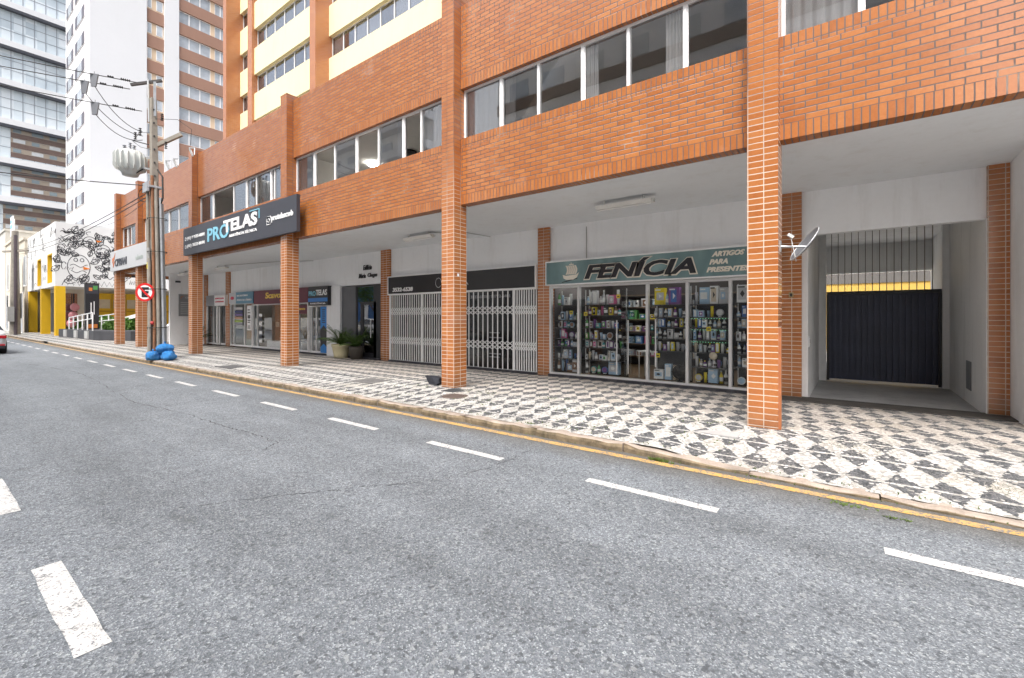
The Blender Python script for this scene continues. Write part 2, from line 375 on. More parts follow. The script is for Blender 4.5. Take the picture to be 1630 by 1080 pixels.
# kerb of rough granite blocks
mb = MB(); rk = random.Random(3); x = -120.
while x < 15:
    L = rk.uniform(1.0, 1.5) if x > -60 else 6
    x1 = x+L-.012
    if not (-44.5 < x < -41):
        z0 = swz(x, 5.4)-.004; z1 = swz(x1, 5.4)-.004; dy = rk.uniform(-.012, .012)
        seg = 7; pr = []
        for k in range(seg+1):
            xx = x+(x1-x)*k/seg; zz = z0+(z1-z0)*k/seg+rk.uniform(-.010, .008); e = .03 if k in (0, seg) else 0
            j = rk.uniform(-.018, .018)
            pr.append([(xx, 5.395+dy+j+e, -.03), (xx, 5.39+dy+j*1.3+e, max(.01, zz*.55)), (xx, 5.405+dy+j+e, zz-.012), (xx, 5.43+dy, zz), (xx, 5.545, zz+.003), (xx, 5.56, -.03)])
        vv = [p for q in pr for p in q]; m_ = 6
        fs = [(a*m_+b, a*m_+b+1, (a+1)*m_+b+1, (a+1)*m_+b) for a in range(seg) for b in range(m_-1)]
        fs += [tuple(range(m_)), tuple(seg*m_+b for b in range(m_))[::-1]]
        mb.add(vv, fs)
        for q in range(len(fs)):
            if q < seg*(m_-1) and q % (m_-1) in (0, 1): mb.m[len(mb.m)-len(fs)+q] = 1
    x += L
mb.build('kerb', [M_stone, mk('kerb_face_mossy', (.20, .155, .10), .95, var=.6, vs=9, bump=1., bs=22, stain=(.06, .055, .03), dirt=.8)], kind='structure')
# painted lines
def strip(x0, x1, yc, w_, z=.004, seg=None, jit=.004, end=.0):
    m = MB(); seg = seg or max(6, int((x1-x0)/.16)); rr = random.Random(int(x0*100)); top = []; bot = []
    for k in range(seg+1):
        xx = x0+(x1-x0)*k/seg; top.append((xx+rr.uniform(-.004, .004), yc+w_/2+rr.uniform(-jit, jit), z)); bot.append((xx+rr.uniform(-.004, .004), yc-w_/2+rr.uniform(-jit, jit), z))
    m.add(bot+top, [(k, k+1, seg+1+k+1, seg+1+k) for k in range(seg)]); return m
strip(-120, 15, 5.24, .115, seg=800).build('edge_line', M_yel, kind='structure')
for k in range(-3, 30):
    xr = -.95-2.4*k
    strip(xr-1.27, xr, 4.27, .115).build('lane_dash', M_white, kind='structure')
for k in range(-3, 14):
    xr = -3.10-2.74*k
    strip(xr-1.31, xr,   .575+.013*max(-3, min(0, xr+3.1)), .145, jit=.005).build('centre_dash', M_white, kind='structure')
# cracks in the asphalt (thin wandering grooves filled with dirt)
def crack(pts, wd=.008):
    m = MB(); P = []; rr = random.Random(len(pts)*7+int(pts[0][0]))
    for a, b in zip(pts[:-1], pts[1:]):
        for k in range(14):
            t = k/14; P.append((a[0]+(b[0]-a[0])*t+rr.uniform(-.025, .025), a[1]+(b[1]-a[1])*t+rr.uniform(-.025, .025)))
    for a, b in zip(P[:-1], P[1:]):
        if rr.random() < .16: continue
        d = Vector((b[0]-a[0], b[1]-a[1])); nn = Vector((-d.y, d.x)).normalized()*wd*rr.uniform(.25, .8)
        m.quad((a[0]-nn.x, a[1]-nn.y, .0035), (b[0]-nn.x, b[1]-nn.y, .0035), (b[0]+nn.x, b[1]+nn.y, .0035), (a[0]+nn.x, a[1]+nn.y, .0035))
    m.build('road_crack', mk('crack_dirt', (.055, .055, .058), .95), kind='structure')
crack([gnd(850, 715), gnd(790, 742), gnd(700, 765), gnd(560, 778), gnd(440, 790), gnd(270, 812)], .007)
crack([gnd(150, 605), gnd(210, 640), gnd(300, 660), gnd(360, 680), gnd(405, 692), gnd(440, 705), gnd(420, 718)], .011)
crack([gnd(45, 580), gnd(120, 592), gnd(150, 605)], .016)
# dark rubber-like threshold strip in front of the garage
zg = .056
mb = MB(); xa, xb = -1.2, 2.35
mb.box(xa, xb, 10.35, 10.93, -.1, .088); mb.build('garage_threshold', mk('threshold_tar', (.05, .045, .04), .8, var=.4, vs=6, bump=.5), kind='structure', bevel=.01)

# ================================================================ THE COMMERCIAL BUILDING
YF, YW, YB = 7.2, 7.42, 10.9      # column front, first-floor wall, shop wall
bld = thing('commercial_building', 'orange brick commercial building with a column arcade of shops and a yellow banded tower above', 'building', (-14, 9, 0))
colx = [-1.21, -7.37, -14.66, -22.55, -29.98, -34.0]
CW = .385
allcols = [5.0, 10.9]+colx
for x in allcols:
    b = MB(); b.box(x, x+CW, YF, YF+.40, swz(x, 7.2)-.06, 8.72); b.box(x-.003, x+CW+.003, YF-.003, YF+.403, 8.72, 8.76, 1)
    c = b.build('column', [M_col, mk('terracotta_cap', (.30, .12, .05), .7, var=.2)], bld)
# rusty conduit on the first column
b = MB(); b.box(-.825, -.79, YF+.02, YF+.07, .15, 1.55); b.build('conduit', mk('conduit_brown', (.36, .13, .05), .6, var=.25, vs=8), bld)
ZL = [4.2, 4.41, 5.45, 5.66, 6.77, 6.98, 8.40, 8.61]
edges = sorted([x for x in allcols])
def gx(l): return l
bays = []
cs = sorted(allcols)
for a, b_ in zip(cs[:-1], cs[1:]): bays.append((a+CW, b_))
bays = [(x0, x1) for x0, x1 in bays]
for i, (x0, x1) in enumerate(bays):
    m = MB()
    for z0, z1, s in ((ZL[0], ZL[1], 1), (ZL[1], ZL[2], 0), (ZL[2], ZL[3], 1), (ZL[4], ZL[5], 1), (ZL[5], ZL[6], 0), (ZL[6], ZL[7], 1)):
        m.box(x0, x1, YW+(.0 if not s else .0), YW+.25, z0, z1, s)
    m.build('brick_wall', [M_brk, M_sol], bld)
# soldier material must not show bed joints: its rows are tall, so shift handled in material
def window_row(xe, bay, open_=(), curt=(), curt2=(), opaque=(), blind=()):
    x0, x1 = bay; y = YW+.10; z0, z1 = ZL[3], ZL[4]
    f = MB(); t = .035
    f.box(x0+.004, x1-.004, y, y+.06, z0, z0+.05); f.box(x0+.004, x1-.004, y, y+.06, z1-.05, z1)
    xe = [x0+.004]+[e for e in xe if x0+.15 < e < x1-.15]+[x1-.004]
    for k, e in enumerate(xe):
        a = max(e-t*.8, xe[0]); b_ = min(e+t*.8, xe[-1])
        if k == 0: b_ = e+.05
        if k == len(xe)-1: a = e-.05
        f.box(a, b_, y-.004, y+.064, z0+.05, z1-.05)
        if 0 < k < len(xe)-1: f.box(b_+.001, b_+.022, y+.02, y+.05, z0+.05, z1-.05)
    wo = f.build('window', M_walu, bld)
    for k in range(len(xe)-1):
        if k in open_:
            continue
        yo = y+.018+(k % 2)*.022
        MB().box(xe[k]+.03, xe[k+1]-.03, yo, yo+.005, z0+.05, z1-.05).build('pane', M_glass, wo)
    for k in list(curt)+list(curt2)+list(opaque):
        m = MB(); a, b_ = xe[k]+.03, xe[k+1]-.02; N_ = 40
        if k in curt2: a, b_ = (a, a+.28*(b_-a)) if k % 2 else (b_-.35*(b_-a), b_)
        ph = k*1.3
        top = [(a+(b_-a)*i/N_, y+.13+.025*math.sin(i*.95+ph)+.012*math.sin(i*2.3), z1-.02) for i in range(N_+1)]
        bot = [(a+(b_-a)*i/N_, y+.13+.04*math.sin(i*.9+ph)+.012*math.sin(i*2.1), z0-.4) for i in range(N_+1)]
        m.add(bot+top, [(i, i+1, N_+2+i, N_+1+i) for i in range(N_)], 0, True)
        o = m.build('curtain', M_curt if k not in blind else M_curt2, wo)
    return wo
def PX(l, Y=YW+.1): return sorted(tx(p, Y) for p in l)
bsort = sorted(bays)   # left to right: bay5, bay4, bay3, bay2, bay1, bay0, beyond
b5, b4, b3, b2, b1, b0, b00 = bsort
window_row(PX([203, 209]), b5, curt=(0, 1, 2))
window_row(PX([245, 260, 269, 285]), b4, curt=(2, 3, 4), open_=())
window_row(PX([339, 372, 392, 408, 431, 437]), b3, open_=(1, 5), curt=(3, 4), curt2=())
window_row(PX([500, 533, 567, 602.6, 641.5, 670.5]), b2, open_=(1, 3, 5), curt=(0, 6), curt2=(4,))
window_row(PX([797, 857, 927, 1000, 1090]), b1, curt=(0,), curt2=(1, 3, 4))  # half curtains in the fourth and fifth panes imitate pale strips of reflection
x_ = tx(1370, YW+.1); window_row([x_, x_+1.0, x_+2.0, x_+3, x_+4], b0, curt=(0,))
window_row([6.5, 7.6, 8.7, 9.8], b00, curt=(1, 3))
# upper room behind the windows (one mesh per bay so each bay has its own partition)
for i, (x0, x1) in enumerate(bsort):
    m = MB(); a, b_ = x0-.19, x1+.19
    m.box(a, b_, YW+.25, 13.0, 4.45, 4.6); m.box(a, b_, YW+.25, 13.0, 7.0, 7.15); m.box(a, b_, 13.0, 13.2, 4.45, 7.15)
    m.box(a-.003, a+.09, YW+.26, 13.0, 4.6, 7.0); m.build('room_shell', [M_room], bld)
for (px, py, mt, lb, col) in ((595, 260, M_lit, 'round lit ceiling lamp behind the open pane left of the second opening', 1), (653, 241, mk('black_shade', (.02, .02, .02), .4), 'round black ceiling lamp behind the open pane furthest right in its window row', 0)):
    d = F_*(6.99-1.7)/(505-py); a = (px-CX_)/F_; c = (d*(-.6+.8*a), d*(.8+.6*a), 6.9)
    m = MB(); m.lathe(c, [(0, 0), (.19, 0), (.21, .02), (.21, .07), (.05, .085), (.05, .1)], 24)
    single(m, 'ceiling_lamp', [mt], lb, 'ceiling lamp')
# arcade ceiling and roof of the podium
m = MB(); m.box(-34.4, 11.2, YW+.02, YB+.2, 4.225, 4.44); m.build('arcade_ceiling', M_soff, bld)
m = MB(); m.box(-34.4, 11.2, YW+.26, 13.3, 7.2, 8.1); m.build('podium_roof', mk('roof_slab', (.4, .38, .35), .9), bld)
m = MB(); m.box(-34.62, -34.4, YW+.1, 24, 4.2, 8.4); m.box(11.2, 11.4, YW, 24, 0, 8.4); m.build('end_wall', [M_brk], bld)
m = MB(); m.box(-34.4, -34.02, 7.6, 10.8, 4.05, 8.4); m.build('side_beam', [M_brk], bld)
# shop wall: white fascia pieces above the shops, pilasters, entrance bays
pil = [(606, 620), (856, 874), (1243, 1276), (1572, 1608), (359, 365), (324.5, 329)]
pil = [(tx(a, YB-.08), tx(b_, YB-.08)) for a, b_ in pil]
for a, b_ in pil:
    m = MB(); m.box(a, b_, YB-.08, YB+.2, .0, 4.224); m.build('pilaster', M_col, bld)
P6, P8, P12, P15, P3a, P3b = pil
fz = lambda a, b_, z0, z1=4.224, y=YB: (MB().box(a, b_, y, y+.18, z0, z1)).build('shop_fascia', M_wall, bld)
XE0 = -31.7
Xent = (tx(545, YB), P6[0]); Xwhite = (tx(524, YB), tx(545, YB))
fz(P8[1], P12[0], 3.20); fz(P6[1], P8[0], 3.15); fz(P12[1], P15[0], 3.35); fz(P3a[1], P6[0], 2.98); fz(P3b[1], P3a[0], 2.98); fz(XE0, P3b[0], .0)
# white wall between the small shop and the entrance
m = MB(); m.box(Xwhite[0], Xwhite[1], YB-.12, YB+.3, .05, 2.98); m.build('wall_pier', M_wall, bld)
# end wall of the arcade carrying the plaque
m = MB(); m.box(XE0-.2, XE0, 9.2, YB, .0, 4.224); m.build('arcade_end_wall', M_wall, bld)
# cross wall right of the garage, with its white door frame
xw = P15[1]+.004
m = MB(); m.box(xw, 11.2, 9.6, 11.1, .0, 4.224); m.build('cross_wall', M_wall, bld)
# ---- garage
xg0, xg1 = P12[1]+.0, P15[0]
m = MB(); m.box(xg0-.25, xg0+.1, YB+.02, 17.8, 0, 3.95, 0); m.box(xg1-.0, xg1+.25, YB+.2, 17.8, 0, 3.95, 0); m.box(xg0-.2, xg1+.2, YB+.2, 17.8, 3.9, 4.0, 0)
m.box(xg0+.1, xg0+.26, 14.55, 14.75, 0, 3.9, 0); m.box(xg1-.12, xg1, 14.55, 14.75, 0, 3.9, 0)
m.box(xg1-.014, xg1-.002, YB-.08, YB+.199, 0, 3.35); m.box(xg0+.1, xg1, 17.5, 17.8, 3.05, 3.9)
m.build('garage_wall', M_gwall, bld)
m = MB(); m.box(xg0, xg1, YB-.03, 17.8, -.2, .03); m.build('garage_floor', M_conc, bld)
m = MB(); m.box(xg0-6, xg1+6, 17.8, 28, -.2, .028); m.build('courtyard_floor', mk('courtyard_concrete', (.62, .61, .58), .8), bld)
m = MB(); m.box(xg0-6, xg1+6, 27.8, 28, 0, 3.33); m.box(xg0-6, xg1+6, 27.75, 28, 3.331, 5.5, 1); m.build('courtyard_wall', [mk('yellow_courtyard', (.52, .34, .07), .7, var=.05), mk('courtyard_grey', (.11, .105, .10), .8)], bld)
gt = thing('garage_gate', 'dark blue ribbed garage gate with open bars above it', 'gate', ((xg0+xg1)/2, 14.6, .03))
gx0, gx1 = xg0+.27, xg1-.13
m = MB(); m.box(gx0, gx1, 14.62, 14.66, .09, 2.28)
k = gx0+.02
while k < gx1-.07: m.box(k, k+.06, 14.575, 14.618, .10, 2.26); k += .12
m.build('gate_panel', M_gate, gt)
m = MB(); m.box(gx0, gx1, 14.56, 14.68, 2.281, 2.36); m.box(gx0, gx0+.06, 14.56, 14.592, .05, 2.28); m.box(gx1-.06, gx1, 14.56, 14.592, .05, 2.28); m.build('gate_frame', M_blk, gt)
m = MB(); k = gx0+.1
while k < gx1-.05: m.box(k, k+.015, 14.6, 14.64, 2.361, 3.898); k += .14
m.build('gate_bars', mk('bar_grey', (.22, .19, .16), .5), gt)
m = MB(); m.box(xg1-.012, xg1-.002, 12.1, 12.55, .3, .85); single(m, 'wall_vent', [mk('vent_grey', (.22, .23, .24), .5)], 'grey metal vent set low in the right wall of the garage passage', 'vent')
m = MB(); m.box(xg0+.103, xg0+.13, YB+.05, YB+.13, 1.1, 1.3); m.box(xg0+.106, xg0+.134, YB+.07, YB+.11, 1.17, 1.25, 1); single(m, 'intercom', [M_alu, M_blk], 'small intercom on the white jamb left of the garage gate', 'intercom')
xm = (P12[0]+P12[1])/2
m = MB(); m.box(xm-.04, xm+.04, YB-.095, YB-.082, 2.1, 2.2); m.box(xm-.02, xm+.02, YB-.1, YB-.096, 2.12, 2.18, 1); single(m, 'door_bell', [mk('brass', (.4, .3, .15), .4, metal=.6), M_blk], 'small brass bell plate on the brick pilaster left of the garage', 'door bell')
# door frame in the cross wall
m = MB()
m.box(xw+.35, xw+.47, 9.55, 9.598, .05, 2.6); m.box(xw+.47, 11.1, 9.55, 9.598, 2.5, 2.6)
m.build('door_frame', M_walu, bld)

# ---- plinths
def plinth(a, b_): MB().box(a, b_, YB-.14, YB+.1, .0, .12).build('plinth', M_plinth, bld)
plinth(P8[1], P12[0]); plinth(P6[1], P8[0]); plinth(tx(545, YB), P6[0]); plinth(tx(404, YB), tx(524, YB))

# ---- interiors
def room(x0, x1, y1, z1, mt, ymin=YB+.2, floor=None):
    m = MB(); m.box(x0, x1, ymin, y1, -.1, .10, 1); m.box(x0, x1, ymin, y1, z1, z1+.1); m.box(x0, x1, y1, y1+.1, 0, z1+.1)
    m.box(x0-.05, x0, ymin, y1, 0, z1); m.box(x1, x1+.05, ymin, y1, 0, z1)
    return m.build('shop_interior', [mt, floor or mk('shop_floor', (.3, .26, .22), .4)], bld)
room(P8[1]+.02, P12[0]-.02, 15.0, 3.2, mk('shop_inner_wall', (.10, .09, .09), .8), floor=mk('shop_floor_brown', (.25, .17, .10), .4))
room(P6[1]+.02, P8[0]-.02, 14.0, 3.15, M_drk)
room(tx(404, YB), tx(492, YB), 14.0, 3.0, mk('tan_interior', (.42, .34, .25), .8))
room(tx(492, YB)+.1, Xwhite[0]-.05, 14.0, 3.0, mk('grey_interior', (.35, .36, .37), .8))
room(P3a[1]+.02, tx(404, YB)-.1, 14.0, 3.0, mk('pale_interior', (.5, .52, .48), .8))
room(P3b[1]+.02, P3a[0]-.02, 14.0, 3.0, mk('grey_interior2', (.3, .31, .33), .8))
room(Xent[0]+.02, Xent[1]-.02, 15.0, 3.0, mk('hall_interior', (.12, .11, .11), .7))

# ---- gift shop front
SX0, SX1 = P8[1]+.01, P12[0]-.01
SY = YB-.03
mull = [tx(p, SY) for p in (922, 1031, 1094.5, 1163)]
m = MB(); m.box(SX0, SX1, SY-.05, SY+.05, .121, .17); m.box(SX0, SX1, SY-.05, SY+.05, 2.50, 2.56)
for x in [SX0+.03]+mull+[SX1-.03]: m.box(x-.032, x+.032, SY-.055, SY+.055, .17, 2.5)
sf = m.build('shopfront_frame', M_alu, bld)
xd0 = tx(987, SY)
m = MB(); W_ = [SX0+.06]+mull+[SX1-.06]
segs = [(SX0+.06, mull[0]-.03), (mull[0]+.03, xd0), (mull[1]+.03, mull[2]-.03), (mull[2]+.03, mull[3]-.03), (mull[3]+.03, SX1-.06)]
for a, b_ in segs: m.box(a, b_, SY-.004, SY+.004, .17, 2.5)
m.build('shop_glass', M_sglass, sf)
dr = MB(); dr.box(xd0+.02, xd0+.03, SY+.02, SY+1.0, .17, 2.4); dro = dr.build('glass_door', M_sglass, bld)
h = MB(); h.tube([(xd0-.05, SY-.09, .25), (xd0-.05, SY-.09, 1.62)], .018); h.tube([(xd0+.13, SY+.2, .25), (xd0+.13, SY+.2, 1.62)], .018)
for zz in (.3, 1.55): h.tube([(xd0-.05, SY-.09, zz), (xd0-.05, SY, zz)], .01)
h.tube([(mull[1]+.22, SY-.08, .5), (mull[1]+.22, SY-.08, 1.65)], .016)
h.build('door_handle', M_alu, dro)
# sign
sg = thing('shop_sign', 'grey-green gift shop sign with a sailing ship and large black letters', 'sign', ((SX0+SX1)/2, 10.72, 2.58))
y0 = 10.70
def sgmat():
    g = G('sign_teal'); p = g.sep(); return g.fin(g.ramp(g.noise(1.4, g.comb(p[0], 0, g.m('MULTIPLY', p[2], .4)), 3), [(.3, (.11, .19, .195)), (.7, (.26, .39, .40))]), .35)
m = MB(); m.box(SX0-.02, SX1, y0, y0+.2, 2.60, 3.20); m.build('sign_board', sgmat(), sg)
m = MB(); m.box(SX0-.045, SX1, y0-.02, y0+.2, 2.57, 2.60); m.box(SX0-.045, SX1, y0-.02, y0+.2, 3.20, 3.235); m.box(SX0-.045, SX0-.02, y0-.02, y0+.2, 2.60, 3.20); m.build('sign_frame', M_walu, sg)
Xd, Zd = (1, 0, 0), (0, 0, 1)
yt = y0-.014
tA, tB = tx(930, y0), tx(1109, y0)
m = MB(); m.text('FENÍCIA', (tA-.02, yt+.004, 2.66), Xd, Zd, tB-tA+.05, .50, .008, .065, .26); m.build('letter_outline', mk('sign_cream', (.82, .76, .66), .5), sg)
m = MB(); m.text('FENÍCIA', (tA+.015, yt-.006, 2.69), Xd, Zd, tB-tA-.02, .45, .012, .035, .26); m.build('lettering', M_blk, sg)
cr = mk('sign_cream', (.82, .76, .66), .5)
m = MB(); a = tx(1127, y0)
for tt, zz, xo, wv in (('ARTIGOS', 3.03, .08, .66), ('PARA', 2.86, .03, .38), ('PRESENTES', 2.69, -.03, .86)):
    m.text(tt, (a+xo, yt, zz), Xd, Zd, wv, .115, .012, .05, .3)
m.build('small_lettering', cr, sg)
# ship emblem
m = MB(); sx_ = tx(908, y0); sz = 2.74
hull = [(-.23, .10), (-.20, .0), (-.12, -.04), (.10, -.04), (.20, .02), (.26, .14), (.18, .09), (-.14, .07)]
m.prism([(sx_+u, sz+v) for u, v in hull], yt-.006, yt+.014, 'Y', 0)
for q in range(5):
    u0 = -.13+q*.065; pts = []
    for k in range(9): t = k/8; pts.append((sx_+u0+.045*math.sin(math.pi*t)-.012, sz+.10+.24*t))
    for k in range(8, -1, -1): t = k/8; pts.append((sx_+u0+.045*math.sin(math.pi*t)+.036, sz+.10+.24*t))
    m.prism(pts, yt-.004, yt+.014, 'Y', 0)
m.box(sx_-.03, sx_+.1, yt-.004, yt+.014, sz+.355, sz+.38); m.box(sx_+.02, sx_+.032, yt-.003, yt+.013, sz+.38, sz+.42)
for q, dz in enumerate((0, .025, .05)):
    m.prism([(sx_-.27+q*.12, sz-.115+dz), (sx_-.02+q*.12, sz-.07+dz), (sx_-.04+q*.12, sz-.055+dz), (sx_-.24+q*.12, sz-.09+dz)], yt-.003, yt+.01, 'Y', 1)
m.build('ship_emblem', [cr, M_blk], sg)
single(MB().tube([(tx(934, YB), YB-.012, 3.24), (tx(934, YB), YB-.012, 4.11)], .012), 'cable_conduit', [M_pvc], 'thin vertical cable on the white fascia above the gift shop sign', 'cable')

# ---- goods in the gift shop window
COLS = {'white': (.75, .75, .74), 'blue': (.06, .16, .42), 'purple': (.20, .08, .26), 'yellow': (.75, .60, .03), 'green': (.10, .35, .10), 'black': (.03, .03, .03), 'pink': (.60, .12, .30),
        'red': (.50, .05, .05), 'silver': (.5, .5, .52), 'teal': (.06, .32, .33), 'orange': (.65, .22, .05), 'brown': (.22, .12, .07), 'pale blue': (.35, .50, .65), 'beige': (.55, .47, .36)}
def cm(c): return mk('goods_'+c.replace(' ', '_'), COLS[c], .4, var=.05, vs=20)
ORD = ['first', 'second', 'third', 'fourth', 'fifth', 'sixth', 'seventh', 'eighth', 'ninth', 'tenth', 'eleventh', 'twelfth', 'thirteenth', 'fourteenth', 'fifteenth', 'sixteenth', 'seventeenth', 'eighteenth', 'nineteenth']
rg = random.Random(11)
def product(x, y, z, w_, h_, kind, c1, c2, label):
    m = MB()
    if kind == 'box':
        d = min(.16, w_*.8); m.box(x-w_/2, x+w_/2, y, y+d, z, z+h_, 0)
        iw = w_*rg.uniform(.25, .42); ih = h_*rg.uniform(.2, .4); cx_ = x+rg.uniform(-.1, .1)*w_; cz_ = z+h_*.5
        m.box(cx_-iw, cx_+iw, y-.0025, y-.0005, cz_-ih, cz_+ih, 1)
        m.box(x-w_*.42, x+w_*.1, y-.004, y-.0026, z+h_*.84, z+h_*.92, 2)
        n = rg.choice([3, 4, 5, 8]); m.add([(cx_+.6*iw*math.cos(6.283*k/n), y-.0042, cz_+.6*ih*math.sin(6.283*k/n)) for k in range(n)], [tuple(range(n))], 2)
    elif kind == 'bottle':
        r = min(w_*.5, .045); m.lathe((x, y+.06, z), [(0, 0), (r, 0), (r, h_*.6), (r*.45, h_*.75), (r*.4, h_*.9)], 12, 0); m.lathe((x, y+.06, z), [(r*.46, h_*.88), (r*.46, h_), (0, h_)], 12, 1)
        m.lathe((x, y+.06, z), [(r*1.02, h_*.18), (r*1.02, h_*.48)], 12, 2)
    elif kind == 'mug':
        r = min(w_*.45, .05); m.lathe((x, y+.06, z), [(0, 0), (r*.8, 0), (r, h_*.9), (r, h_), (r*.85, h_), (r*.8, h_*.3)], 14, 0)
        m.tube([(x+r*.9, y+.06, z+h_*.25), (x+r*1.5, y+.06, z+h_*.35), (x+r*1.5, y+.06, z+h_*.7), (x+r*.95, y+.06, z+h_*.8)], .006, 6, 1)
    elif kind == 'clock':
        r = h_*.42; Mx = Matrix.Rotation(R(90), 3, 'X'); m.lathe((x, y+.05, z+h_*.5), [(0, .0), (r*.8, .0), (r*.82, .01), (r, .012), (r, -.03), (0, -.03)], 20, 0, Mx)
        m.lathe((x, y+.038, z+h_*.5), [(0, .0), (r*.78, .0)], 20, 1, Mx); m.box(x-r*.4, x+r*.4, y+.02, y+.09, z, z+.02, 2); m.box(x-.012, x+.012, y+.05, y+.065, z+.02, z+h_*.5-r*.8, 2)
    nm = {'box': 'boxed_product', 'bottle': 'bottle', 'mug': 'mug', 'clock': 'table_clock'}[kind]
    single(m, nm, [cm(c1), cm(c2), cm('white' if c1 != 'white' else 'black')], label, {'box': 'box', 'bottle': 'bottle', 'mug': 'mug', 'clock': 'clock'}[kind], 'goods in the gift shop window')
wnames = ['leftmost window', 'window left of door', 'window right of door', 'window with green lights', 'window behind column']
shz = [[.19, .56, .89, 1.11, 1.41, 1.62, 2.03], [.19, .56, .89, 1.11, 1.41, 1.75, 2.03], [.19, .89, 1.18, 1.46, 1.70, 2.0], [.19, .55, .89, 1.18, 1.46, 1.70, 2.0], [.19, .6, .89, 1.18, 1.46, 1.70, 2.02]]
snames = ['floor', 'shelf one', 'shelf two', 'shelf three', 'shelf four', 'shelf five', 'top shelf']
pal = ['white', 'white', 'silver', 'silver', 'pale blue', 'blue', 'silver', 'purple', 'black', 'teal', 'pale blue', 'beige', 'white', 'pink', 'brown', 'yellow', 'green']
palR = ['white', 'white', 'yellow', 'blue', 'pale blue', 'white', 'pale blue', 'silver', 'silver', 'purple', 'white', 'white', 'beige']
for wi, (a, b_) in enumerate(segs):
    sh = thing('display_shelf', 'dark display shelves inside the '+wnames[wi]+' of the gift shop', 'shelves', ((a+b_)/2, SY+.3, .17))
    m = MB()
    for z in shz[wi][1:]: m.box(a+.02, b_-.02, SY+.1, SY+.5, z-.02, z)
    m.build('shelf_board', mk('shelf_smoked', (.10, .10, .10), .25), sh)
    m = MB()
    for xx in (a+.03, b_-.03): m.box(xx-.01, xx+.01, SY+.48, SY+.50, .17, 2.45)
    m.build('upright', M_alu, sh)
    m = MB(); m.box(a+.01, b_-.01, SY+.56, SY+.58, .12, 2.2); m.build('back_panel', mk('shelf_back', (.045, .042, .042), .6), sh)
    for si, z in enumerate(shz[wi]):
        nxt = shz[wi][si+1] if si+1 < len(shz[wi]) else 2.45
        gap = nxt-z-.04; x = a+.05; k = 0
        sname = snames[si] if si < len(shz[wi])-1 else 'top shelf'
        while x < b_-.1:
            kind = rg.choice(['box', 'box', 'box', 'bottle', 'bottle', 'mug', 'mug'] if gap < .45 else ['box', 'box', 'box', 'bottle']); kind = 'clock' if rg.random() < .04 and gap < .45 else kind
            big = si == 0 or z > 1.9
            w_ = rg.uniform(.14, .32) if (kind == 'box' and big) else rg.uniform(.06, .14)
            h_ = min(gap, rg.uniform(.22, .42) if big else rg.uniform(.12, .27))
            if kind in ('bottle', 'mug'): w_ = .085
            if kind == 'clock': h_ = min(gap, .2); w_ = h_
            if x+w_ > b_-.03: break
            pp = pal if wi < 2 else palR
            c1 = rg.choice(pp); c2 = rg.choice([c for c in pp if c != c1])
            if wi == 3 and si == 0: c1 = rg.choice(['yellow', 'yellow', 'white', 'pale blue'])
            kk = {'box': 'box', 'bottle': 'bottle', 'mug': 'mug', 'clock': 'round clock'}[kind]
            lb = f'{c1} {kk} with {c2} mark, {ORD[min(k, 18)]} along {sname}, {wnames[wi]}'
            product(x+w_/2, SY+.14+rg.uniform(0, .12), z+.001, w_*.94, h_, kind, c1, c2, lb)
            x += w_+rg.uniform(.004, .03); k += 1
# green led strips in the fourth window
a, b_ = segs[3]
for zz, wd in ((1.66, 'upper'), (1.40, 'middle'), (1.12, 'lower')):
    m = MB(); x = a+.04
    while x < b_-.03: m.box(x, x+.011, SY+.085, SY+.095, zz, zz+.011); x += .06
    single(m, 'light_string', [M_led], f'{wd} string of small green lights along a shelf edge in the gift shop', 'light string', 'green light strings')
for i, px_ in enumerate((905, 955, 1065, 1130)):
    xx = tx(px_, SY); c = (xx, SY+1.1, 3.05)
    m = MB(); m.box(xx-.45, xx+.45, SY+1.05, SY+1.17, 3.12, 3.19, 1); m.tube([(xx-.43, SY+1.11, 3.095), (xx+.43, SY+1.11, 3.095)], .018, 8, 0)
    o = single(m, 'tube_light', [emit('shop_tube', (1, .97, .92), 48) if i == 0 else bpy.data.materials['shop_tube'], M_walu], 'lit tube lamp on the gift shop ceiling behind the '+['leftmost narrow window', 'window left of the door', 'window right of the door', 'second window right of the door'][i], 'tube lamp', 'lit tube lamps in the gift shop')
# inside: table, shelves seen through the door
t = thing('display_table', 'small white table with brochures just inside the gift shop door', 'table', (xd0+.42, SY+.95, .11))
m = MB(); m.box(xd0+.2, xd0+.7, SY+.7, SY+1.15, .78, .81); m.build('table_top', M_walu, t)
for dx, dy in ((.22, .72), (.68, .72), (.22, 1.13), (.68, 1.13)): MB().tube([(xd0+dx, SY+dy, .11), (xd0+dx, SY+dy, .78)], .015, 6).build('leg', M_alu, t)
bs = thing('wall_shelving', 'dark wall shelving full of goods behind the open gift shop door', 'shelves', (-4, 14.7, .1))
m = MB()
for z in (.4, .8, 1.2, 1.6, 2.0, 2.4): m.box(-6.4, -1.6, 14.4, 14.8, z, z+.03)
m.build('shelf_board', mk('shelf_wood', (.16, .11, .07), .5), bs)
for z in (.43, .83, 1.23, 1.63, 2.03):
    x = -6.3; k = 0
    while x < -3.0:
        w_ = rg.uniform(.14, .3); c1 = rg.choice(pal); c2 = rg.choice([c for c in pal if c != c1])
        product(x+w_/2, 14.45, z+.002, w_*.9, rg.uniform(.15, .3), 'box', c1, c2, f'{c1} box with {c2} mark, {ORD[min(k, 14)]} along the {"lowest second middle fourth highest".split()[int((z-.4)/.4+.01)]} rear wall shelf')
        x += w_+.05; k += 1
